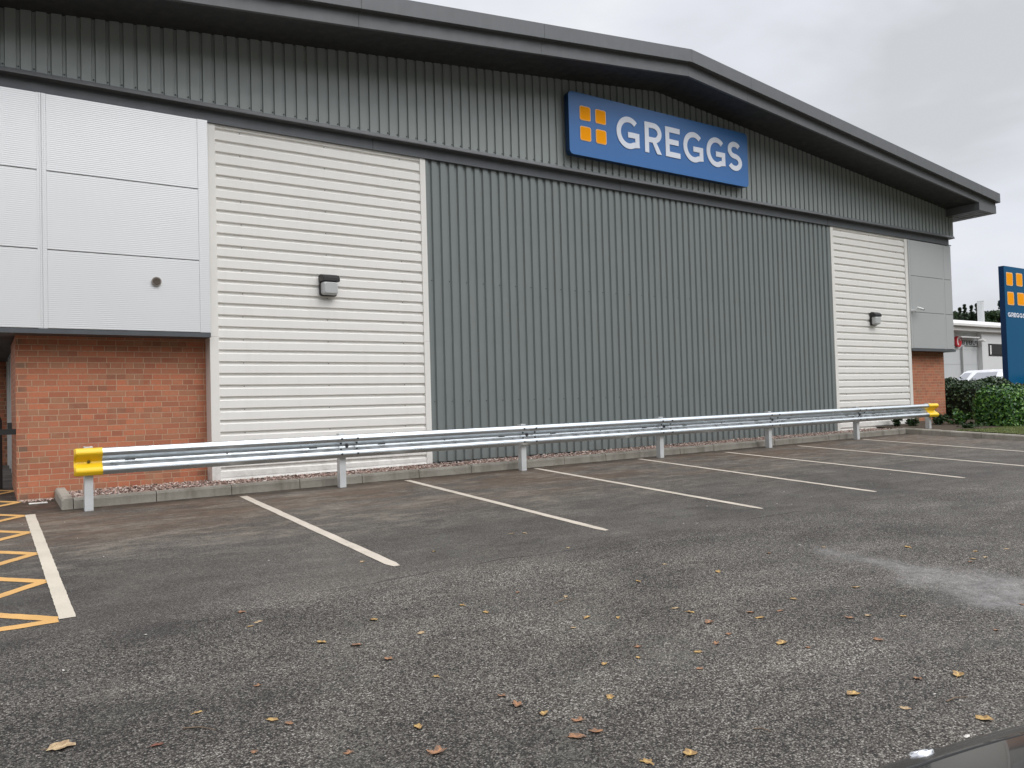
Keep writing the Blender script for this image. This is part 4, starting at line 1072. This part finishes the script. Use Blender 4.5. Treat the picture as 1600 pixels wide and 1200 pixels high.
# ------------------------------------------------------------------ far warehouse
def ray_at(px, py, y):
    d = r2*((px-800)/1250) - u2*((py-600)/1250) + f_
    k = y/d.y; return Vector((d.x*k, y, d.z*k+1.62))
FY = 30.0
MT['far_wall'] = painted('far_grey_wall', (0.56, 0.575, 0.57), 0.5, var=0.06, streak=False)
MT['far_wall_light'] = painted('far_light_wall', (0.70, 0.70, 0.69), 0.5, var=0.05, streak=False)
MT['far_white'] = painted('far_white_trim', (0.74, 0.73, 0.70), 0.5, var=0.05, streak=False)
FB = empty('far_warehouse', (66, FY+8, 0.9), 'distant pale grey industrial unit with white roof edge beyond the hedges', 'building')
xc = ray_at(1534.5, 540, FY).x
zt0 = ray_at(1500, 507, FY).z
mb = MB(); mb.box(46, xc-0.003, FY+0.35, FY+16, 0.2, ray_at(1500, 505, FY+0.35).z); fw1 = mb.build('wall', 'far_wall', FB)
mb = MB(); mb.box(xc, 82, FY, FY+16, 0.2, ray_at(1560, 511.5, FY).z); mb.build('wall', 'far_wall_light', FB, bevel=0.02)
for zz in (1.5, 2.6, 3.7, 4.8):
    mb = MB(); mb.box(47, xc-0.01, FY+0.343, FY+0.35, zz, zz+0.03); mb.build('panel_joint', 'silver_flat', FB)
zA = ray_at(1500, 507, FY-0.3).z; 
mb = MB(); mb.box(46, 83, FY-0.30, FY+16, zA-0.42, zA-0.12); mb.build('fascia', 'far_white', FB, bevel=0.02)
mb = MB(); mb.box(46, 83, FY-0.55, FY+16, zA-0.11, zA+0.08); mb.build('gutter', 'far_white', FB, bevel=0.03)
mb = MB(); mb.hexa([(46,FY-0.45,zA+0.09),(83,FY-0.45,zA+0.09),(83,FY+16,zA+0.09),(46,FY+16,zA+0.09),(46,FY+2.0,zA+0.72),(83,FY+2.0,zA+0.72),(83,FY+8,zA+1.05),(46,FY+8,zA+1.05)]); mb.build('roof', 'far_white', FB)
wA = ray_at(1544, 537, FY); wB = ray_at(1590, 557, FY)
mb = MB(); mb.box(wA.x, wB.x, FY-0.03, FY-0.004, wB.z, wA.z); wo = mb.build('window', 'black', FB)
mb = MB(); mb.box(wA.x+0.16, wA.x+0.36, FY-0.05, FY-0.031, wB.z+0.1, wA.z-0.12); mb.build('frame', 'far_white', wo)
mb = MB(); mb.box(wA.x+0.42, wB.x-0.1, FY-0.045, FY-0.031, wB.z+0.1, wA.z-0.1); mb.build('pane', Mat('far_pane', (0.05,0.05,0.052), 0.15).m, wo)
c = ray_at(1502.5, 560, FY+0.3); mb = MB(); mb.cyl((c.x, FY+0.22, 0.5), 0.06, ray_at(1500,541,FY+0.3).z-0.5, 'z', 8); mb.build('downpipe', 'silver_flat', FB)
mb = MB(); mb.box(c.x+0.09, c.x+0.2, FY+0.24, FY+0.35, 0.5, 5.0); mb.build('corner_strip', 'far_white', FB)
# red round sign and dark lettering (too small in the photo to be read)
dp = ray_at(1498.5, 533.5, FY+0.15)
FS = empty('unit_sign', (dp.x, FY+0.3, dp.z-0.5), 'red and white round disc sign on the distant grey unit', 'sign')
mb = MB(); mb.cyl((dp.x, FY+0.15, dp.z), 0.40, 0.18, 'y', 28); mb.build('disc', Mat('red_disc', (0.50,0.02,0.03), 0.4).m, FS)
mb = MB()
Lf, Rt = stroke_poly(arc(0, 0, 0.2, 0.26, 20, 250, 16), 0.11)
for i in range(len(Lf)-1): mb.extrude([(dp.x-0.02+p.x, FY+0.13, dp.z+p.y) for p in (Lf[i], Rt[i], Rt[i+1], Lf[i+1])], (0, 0.018, 0))
mb.build('emblem', 'far_white', FS)
a = ray_at(1504.5, 536, FY+0.3); b = ray_at(1531, 532, FY+0.3); wid = b.x-a.x; h = 0.30
LT = empty('unit_lettering', (a.x, FY+0.3, a.z-0.1), 'row of small dark letters on the distant grey unit beside the red disc', 'sign')
xx = a.x; rs = random.Random(4); z0 = a.z-0.10
while xx < b.x-0.1:
    lw = rs.uniform(0.16, 0.26); mb = MB(); t = rs.randrange(4)
    mb.box(xx, xx+0.05, FY+0.32, FY+0.35, z0, z0+h)
    if t != 1: mb.box(xx+0.051, xx+lw-0.03, FY+0.32, FY+0.35, z0+h-0.06, z0+h)
    if t in (0, 2): mb.box(xx+0.051, xx+lw-0.05, FY+0.32, FY+0.35, z0+0.12, z0+0.17)
    if t in (0, 1): mb.box(xx+0.051, xx+lw-0.03, FY+0.32, FY+0.35, z0, z0+0.055)
    mb.build('letter', 'black', LT); xx += lw+0.06
mb = MB(); mb.box(a.x+0.3, b.x, FY+0.32, FY+0.35, z0-0.12, z0-0.07); mb.build('underline', 'black', LT)
# canopy wing and lamp
c1 = ray_at(1533, 526, FY-0.2)
mb = MB(); mb.box(c1.x-2.6, c1.x, FY-0.1, FY+0.34, c1.z-0.10, c1.z-0.02); mb.build('canopy', 'far_white', FB)
mb = MB(); mb.extrude([(c1.x-0.1, FY-0.35, c1.z-0.28), (c1.x+0.35, FY-0.35, c1.z-0.36), (c1.x+0.35, FY-0.35, c1.z-0.28), (c1.x+0.1, FY-0.35, c1.z-0.16)], (0, 0.35, 0))
tag(mb.build('flood_light', 'far_white'), 'small white floodlight at the corner of the distant grey unit', 'light')
# flue
fl0 = ray_at(1533, 500, 34); ftop = ray_at(1533, 471, 34)
mb = MB(); mb.cyl((fl0.x, 34, fl0.z-1.2), 0.26, ftop.z-fl0.z+1.2, 'z', 18); mb.cyl((fl0.x, 34, ftop.z-0.03), 0.285, 0.05, 'z', 18); mb.build('flue', 'galv_post', FB, smooth=False)

# ------------------------------------------------------------------ trees behind
def conifer(px, pyTop, yd, h, wdt, label, n=2600, kind='conifer'):
    top = ray_at(px, pyTop, yd); x = top.x; z1 = top.z; z0 = H(x, yd); hgt = z1-z0
    E = empty('conifer_tree', (x, yd, z0), label, 'tree', 'trees beyond the distant unit')
    mb = MB(); mb.tube([(x,yd,z0),(x+0.05,yd,z0+hgt*0.5),(x,yd,z1-0.1)], [0.2,0.12,0.02], 7)
    br = []
    for k in range(110):
        t = 1.0-0.82*rnd.random()**2.2; a = rnd.uniform(0, 6.3); ln = wdt*(1-t)**0.8*rnd.uniform(0.55, 1.15)+0.05
        p0 = Vector((x, yd, z0+t*hgt)); p1 = p0 + Vector((math.cos(a)*ln, math.sin(a)*ln, ln*rnd.uniform(-0.1, 0.35))); br.append((p0, p1))
        mb.tube([p0, p1], [0.03*(1-t)+0.008, 0.004], 4)
    mb.build('trunk', 'bark', E)
    def samp():
        p0, p1 = rnd.choice(br); k = rnd.random()**0.6; p = p0.lerp(p1, k)
        s = 0.045
        return p+Vector((rnd.gauss(0,s),rnd.gauss(0,s),rnd.gauss(0,s*0.7)-0.05)), Vector((0,0,1))
    leaf_cloud(n*3, samp, 0.085, 'conifer', E, 'crown', 1.8)
conifer(1499.5, 481, 48, 9, 1.3, 'short dark conifer, leftmost above the distant roof beside the warehouse corner')
conifer(1507, 476, 48.5, 9, 1.2, 'pointed dark conifer, second from the warehouse corner above the distant roof')
conifer(1517.5, 477.5, 48, 9, 1.4, 'dark conifer standing just left of the pale flue')
conifer(1525.5, 474.5, 49, 9, 1.2, 'dark conifer half hidden behind the pale flue')
conifer(1562, 470, 48, 9, 1.6, 'tall dark conifer half hidden behind the tall blue sign')
conifer(1600, 477, 52, 9, 2.0, 'dark conifer to the right, hidden mostly by the tall blue sign')
def broad(px, py, yd, wdt, label):
    top = ray_at(px, py, yd); x = top.x; z1 = top.z; z0 = H(x, yd)
    E = empty('broadleaf_tree', (x, yd, z0), label, 'tree', 'trees beyond the distant unit')
    mb = MB(); mb.tube([(x,yd,z0),(x+0.1,yd,(z0+z1)/2),(x,yd,z1-1)], [0.3,0.2,0.06], 8)
    cl = []
    for k in range(44):
        a = rnd.uniform(0,6.3); rr = wdt*math.sqrt(rnd.random()); zz = z1-0.35-2.4*rnd.random()**1.8-0.30*rr
        c_ = Vector((x+math.cos(a)*rr, yd+math.sin(a)*rr*0.6, zz)); cl.append((c_, rnd.uniform(0.35,0.65)))
        mb.tube([(x,yd,z1-3.2), c_], [0.06, 0.01], 5)
    mb.build('trunk', 'bark', E)
    def samp():
        c_, r_ = rnd.choice(cl); d = Vector((rnd.gauss(0,1),rnd.gauss(0,1),rnd.gauss(0,1))).normalized()
        return c_+d*r_*rnd.uniform(0.6,1.05), d
    leaf_cloud(9000, samp, 0.15, 'hedge_dark', E, 'crown', 1.4)
broad(1552, 482.5, 46, 1.5, 'round-headed green tree between the pale flue and the tall blue sign')
broad(1516, 487, 50, 1.7, 'low green tree filling in behind the pointed conifers')
broad(1496, 487, 50.5, 1.5, 'low rounded green tree close to the warehouse corner above the distant roof')

# ------------------------------------------------------------------ vehicles
MT['car_white'] = Mat('white_car_paint', (0.78,0.79,0.80), 0.3, coat=0.6).m
MT['tyre'] = Mat('tyre_rubber', (0.02,0.02,0.02), 0.85).m
MT['rim'] = Mat('alloy_rim', (0.5,0.5,0.52), 0.35, 0.8).m
MT['screen'] = Mat('windscreen_glass', (0.30,0.31,0.33), 0.12, coat=0.5).m
MT['side_glass'] = Mat('side_glass', (0.02,0.022,0.025), 0.06, spec=0.7).m
MT['lamp'] = Mat('headlamp', (0.6,0.62,0.64), 0.1, coat=1.0).m
MT['amber'] = Mat('amber_lens', (0.6,0.13,0.02), 0.2).m
def loft(mb, secs, mi=0, cap=True):
    n = len(secs[0]); i0 = len(mb.v)
    for s_ in secs: mb.v += [tuple(p) for p in s_]
    for k in range(len(secs)-1):
        for i in range(n-1):
            mb.f.append((i0+k*n+i, i0+k*n+i+1, i0+(k+1)*n+i+1, i0+(k+1)*n+i)); mb.mi.append(mi)
    if cap:
        mb.f.append(tuple(i0+i for i in range(n))); mb.mi.append(mi)
        mb.f.append(tuple(i0+(len(secs)-1)*n+i for i in reversed(range(n)))); mb.mi.append(mi)
def wheel(parent, x, y, z, r, wd, axis):
    mb = MB(); mb.cyl((x - (wd/2 if axis == 'x' else 0), y - (wd/2 if axis == 'y' else 0), z), r, wd, axis, 28); w_ = mb.build('wheel', 'tyre', parent, bevel=0.02)
    mb = MB(); e_ = wd+0.012
    mb.cyl((x - (e_/2 if axis == 'x' else 0), y - (e_/2 if axis == 'y' else 0), z), r*0.64, e_, axis, 20); mb.build('rim', 'rim', w_)
# white van, nose towards -X, its near side towards the camera
vz = H(47, 22)
near = ray_at(1551, 578, 21.4)     # top of the A pillar on the near side
VX = near.x; VYn = 21.4; VW = 1.75; VTOP = near.z+0.06
V_ = empty('white_van', (VX+1.2, VYn+VW/2, vz), 'white van parked beyond the hedge, its windscreen and side window showing', 'van')
hv = VTOP-vz
side = [(-1.95, 0.30), (-2.05, 0.75), (-1.75, 1.02), (-0.85, 1.14), (0.15, hv-0.10), (0.5, hv-0.02), (2.9, hv), (3.15, hv-0.25), (3.2, 0.9), (3.15, 0.3)]
mb = MB(); secs = []
for k, t in enumerate((0, 0.06, 0.5, 0.94, 1.0)):
    inset = 0.10 if k in (0, 4) else 0.0
    yv = VYn + VW*t
    secs.append([(VX+px_, yv + (0.16*(max(0, pz-1.0))/1.0)*(1 if t < 0.5 else -1)*(abs(t-0.5)*2), vz+pz*(1-0.02*(k in (0,4)))) for px_, pz in side])
loft(mb, secs, 0); mb.build('body', 'car_white', V_, bevel=0.04)
mb = MB()
yi = 0.30
mb.poly([(VX-0.92, VYn+0.14, vz+1.16), (VX-0.92, VYn+VW-0.14, vz+1.16), (VX+0.02, VYn+VW-yi, vz+hv-0.20), (VX+0.02, VYn+yi, vz+hv-0.20)])
for v in range(4): mb.v[v] = (mb.v[v][0]-0.05, mb.v[v][1], mb.v[v][2]+0.045)
mb.build('windscreen', 'screen', V_)
mb = MB(); mb.poly([(VX-0.02, VYn+0.035-0.02, vz+1.18), (VX+0.95, VYn+0.035-0.02, vz+1.18), (VX+0.95, VYn+0.135-0.02, vz+hv-0.22), (VX+0.36, VYn+0.135-0.02, vz+hv-0.22)])
mb.extrude([tuple(p) for p in mb.v], (0, 0.01, 0)); mb.build('side_window', 'side_glass', V_)
mb = MB(); mb.box(VX-1.9, VX+3.1, VYn-0.012, VYn+0.01, vz+0.78, vz+0.86); mb.build('rub_strip', 'black', V_)
for wx in (-1.15, 2.25):
    for wy in (VYn+0.08, VYn+VW-0.08): wheel(V_, VX+wx, wy, vz+0.32, 0.32, 0.2, 'y')
for wy in (VYn+0.12, VYn+VW-0.42):
    mb = MB(); mb.box(VX-2.04, VX-1.80, wy, wy+0.3, vz+0.72, vz+0.92); mb.build('headlight', 'lamp', V_, bevel=0.03)
# small white car in front of the van (just its bonnet shows)
cz0 = H(40, 18); cp_ = ray_at(1556, 596, 17.6)
SC = empty('white_car', (cp_.x+1.3, 18.4, cz0), 'low white car in front of the van, only its bonnet showing over the hedge', 'car')
hc = cp_.z-cz0+0.02
mb = MB(); prof = [(-0.9,0.2),(-1.0,0.5),(-0.75,hc-0.15),(-0.1,hc),(0.35,hc+0.03),(1.0,hc+0.45),(2.2,hc+0.5),(3.0,hc+0.1),(3.2,hc-0.1),(3.2,0.2)]
secs = []
for k, t in enumerate((0, 0.08, 0.5, 0.92, 1.0)):
    secs.append([(cp_.x+px_, 17.6+1.6*t, cz0+pz*(0.96 if k in (0,4) else 1)) for px_, pz in prof])
loft(mb, secs); mb.build('body', 'car_white', SC, bevel=0.05)
mb = MB(); mb.poly([(cp_.x+0.42,17.85,cz0+hc+0.10),(cp_.x+0.42,18.95,cz0+hc+0.10),(cp_.x+0.95,18.85,cz0+hc+0.43),(cp_.x+0.95,17.95,cz0+hc+0.43)]); mb.build('windscreen', 'screen', SC)
for wx in (-0.25, 2.45):
    for wy in (17.66, 19.14): wheel(SC, cp_.x+wx, wy, cz0+0.3, 0.3, 0.18, 'y')

# black car close to the camera, nose towards the building
Mk = Mat('black_car_paint', (0.010,0.010,0.010), 0.25, spec=0.35, coat=0.45); Mk.b.inputs['Coat Roughness'].default_value = 0.03; MT['car_black'] = Mk.m
MT['chrome'] = Mat('chrome', (0.85,0.86,0.88), 0.12, 1.0).m
MT['grille'] = Mat('gloss_black_trim', (0.01,0.013,0.014), 0.1, coat=1.0).m
CX, CYF = 1.94, 1.216; cz = H(1.94, 0.5)
K = empty('black_car', (CX, CYF-0.1, cz), 'black car nose with a round chrome badge at the bottom right corner', 'car')
def zc(h): return cz+h
# stations from nose backwards: (dy, half width, bonnet height, sill)
ST = [(0.015, 0.50, 0.52, 0.30), (-0.01, 0.64, 0.635, 0.22), (-0.09, 0.74, 0.692, 0.20), (-0.22, 0.80, 0.726, 0.2), (-0.45, 0.83, 0.775, 0.2), (-0.8, 0.845, 0.795, 0.2), (-1.15, 0.855, 0.84, 0.2), (-1.5, 0.86, 0.88, 0.2), (-2.5, 0.87, 0.90, 0.2), (-3.4, 0.86, 0.92, 0.22), (-3.9, 0.80, 0.88, 0.3), (-4.0, 0.6, 0.7, 0.4)]
mb = MB(); secs = []
for dy, hw, hb2, sl_ in ST:
    s_ = []
    for k in range(25):
        t = -1+2*k/24; a = abs(t)
        # super-ellipse section: sides rise from sill to shoulder, bonnet crowned
        x_ = math.copysign(hw*min(1, (1-(1-a)**3.2)) if a < 1 else hw, t)
        crown = hb2 - 0.02*a**2
        zz_ = crown if a < 0.55 else sl_ + (crown-sl_)*max(0, 1-((a-0.55)/0.45)**2.6)
        yv = CYF + dy - 0.10*(abs(x_)/0.86)**3*(1 if dy > -1.0 else 0)
        s_.append((CX+x_, yv, zc(zz_)))
    secs.append(s_)
loft(mb, secs); bodyk = mb.build('body', 'car_black', K, smooth=True)
bodyk.modifiers.new('s', 'SUBSURF').render_levels = 2
# shut lines of the bonnet lying on the body
mb = MB()
def bon(x_, dy): 
    # height of body top at given dy
    for (a, b) in zip(ST[:-1], ST[1:]):
        if b[0] <= dy <= a[0]:
            t = (dy-a[0])/(b[0]-a[0]); hb_ = a[2]+(b[2]-a[2])*t; hw_ = a[1]+(b[1]-a[1])*t; return zc(hb_-0.02*min(1,(abs(x_)/hw_))**2)
    return zc(0.7)
nx_, ny_ = 16, 10; grid = []
for j in range(ny_+1):
    row = []
    for i in range(nx_+1):
        u = -1+2*i/nx_; front = -0.17 - 0.12*abs(u)**2.2
        dy = front + (-1.28-front)*j/ny_; x_ = u*0.66
        row.append((CX+x_, CYF+dy, bon(x_, dy)+0.006))
    grid.append(row)
fe = [grid[0][i] for i in range(nx_+1)]
for nm, ln_ in (('front', fe), ('side', [grid[j][0] for j in range(ny_+1)]), ('side', [grid[j][nx_] for j in range(ny_+1)])):
    mb = MB(); mb.tube([(p[0], p[1], p[2]-0.009) for p in ln_], 0.0045, 6); mb.build('shut_line', 'tyre', K)
# cabin
mb = MB()
cab = [(-1.30,0.66,0.87),(-1.75,0.60,1.20),(-2.0,0.56,1.36),(-2.6,0.56,1.40),(-3.3,0.55,1.33),(-3.75,0.62,0.98)]
secs = []
for dy, hw, top in cab:
    secs.append([(CX-hw-0.1,CYF+dy,zc(0.86)),(CX-hw,CYF+dy,zc(top-0.04 if top > 0.9 else top)),(CX-hw+0.1,CYF+dy,zc(top)),(CX+hw-0.1,CYF+dy,zc(top)),(CX+hw,CYF+dy,zc(top-0.04 if top > 0.9 else top)),(CX+hw+0.1,CYF+dy,zc(0.86))])
loft(mb, secs); mb.build('cabin', 'side_glass', K)
mb = MB(); mb.box(CX-0.5, CX+0.5, CYF-3.2, CYF-2.05, zc(1.365), zc(1.41)); mb.build('roof', 'car_black', K, bevel=0.03)
for wx in (-0.73, 0.73):
    for dy in (-0.78, -3.2): wheel(K, CX+wx, CYF+dy, zc(0.31), 0.31, 0.2, 'x')
for sgn in (-1, 1):
    mb = MB(); mb.tube([(CX+sgn*0.50, CYF-0.10, zc(0.60)), (CX+sgn*0.62, CYF-0.20, zc(0.63)), (CX+sgn*0.70, CYF-0.36, zc(0.66))], [0.05,0.065,0.04], 12); mb.build('headlight', 'lamp', K)
mb = MB(); mb.box(CX-0.42, CX+0.42, CYF-0.02, CYF+0.012, zc(0.34), zc(0.50)); mb.build('grille', 'grille', K, bevel=0.02)
mb = MB(); mb.box(CX-0.26, CX+0.26, CYF+0.012, CYF+0.02, zc(0.30), zc(0.41)); mb.build('bumper_insert', 'grille', K)
bn_ = Vector((0.0, 0.42, 0.9)).normalized(); e1 = Vector((1,0,0)); e2 = bn_.cross(e1).normalized()
BC = Vector((0,0,0))
mb = MB(); seg = 32
def ringpts(r, h): return [BC+e1*(r*math.cos(2*math.pi*k/seg))+e2*(r*0.82*math.sin(2*math.pi*k/seg))+bn_*h for k in range(seg)]
rings = [ringpts(0.036,-0.008), ringpts(0.036,0.001), ringpts(0.034,0.003), ringpts(0.029,0.003), ringpts(0.0275,0.0), ringpts(0.001,0.0)]
BADGE = (mb, rings, seg)
for r_ in rings: mb.v += [tuple(p) for p in r_]
for k in range(len(rings)-1):
    for i in range(seg):
        j = (i+1) % seg; mb.f.append((k*seg+i, k*seg+j, (k+1)*seg+j, (k+1)*seg+i)); mb.mi.append(1 if k >= 4 else 0)
for (p, q) in (((-0.020,0.006),(0.024,-0.004)), ((-0.024,-0.010),(0.004,-0.016))):
    A = BC+e1*p[0]+e2*p[1]+bn_*0.001; Bq = BC+e1*q[0]+e2*q[1]+bn_*0.001
    mb.tube([A, (A+Bq)/2+e2*0.005, Bq], [0.002,0.004,0.002], 6, 0)
hgt_b = 0.655
mb.v = [(v[0]+CX+0.012, v[1]+CYF-0.080, v[2]+cz+0.683) for v in mb.v]
mb.build('badge', ['chrome', Mat('badge_dark', (0.25,0.27,0.29), 0.25, 0.8).m], K, smooth=True)
K.rotation_euler = (0, 0, R(-8))
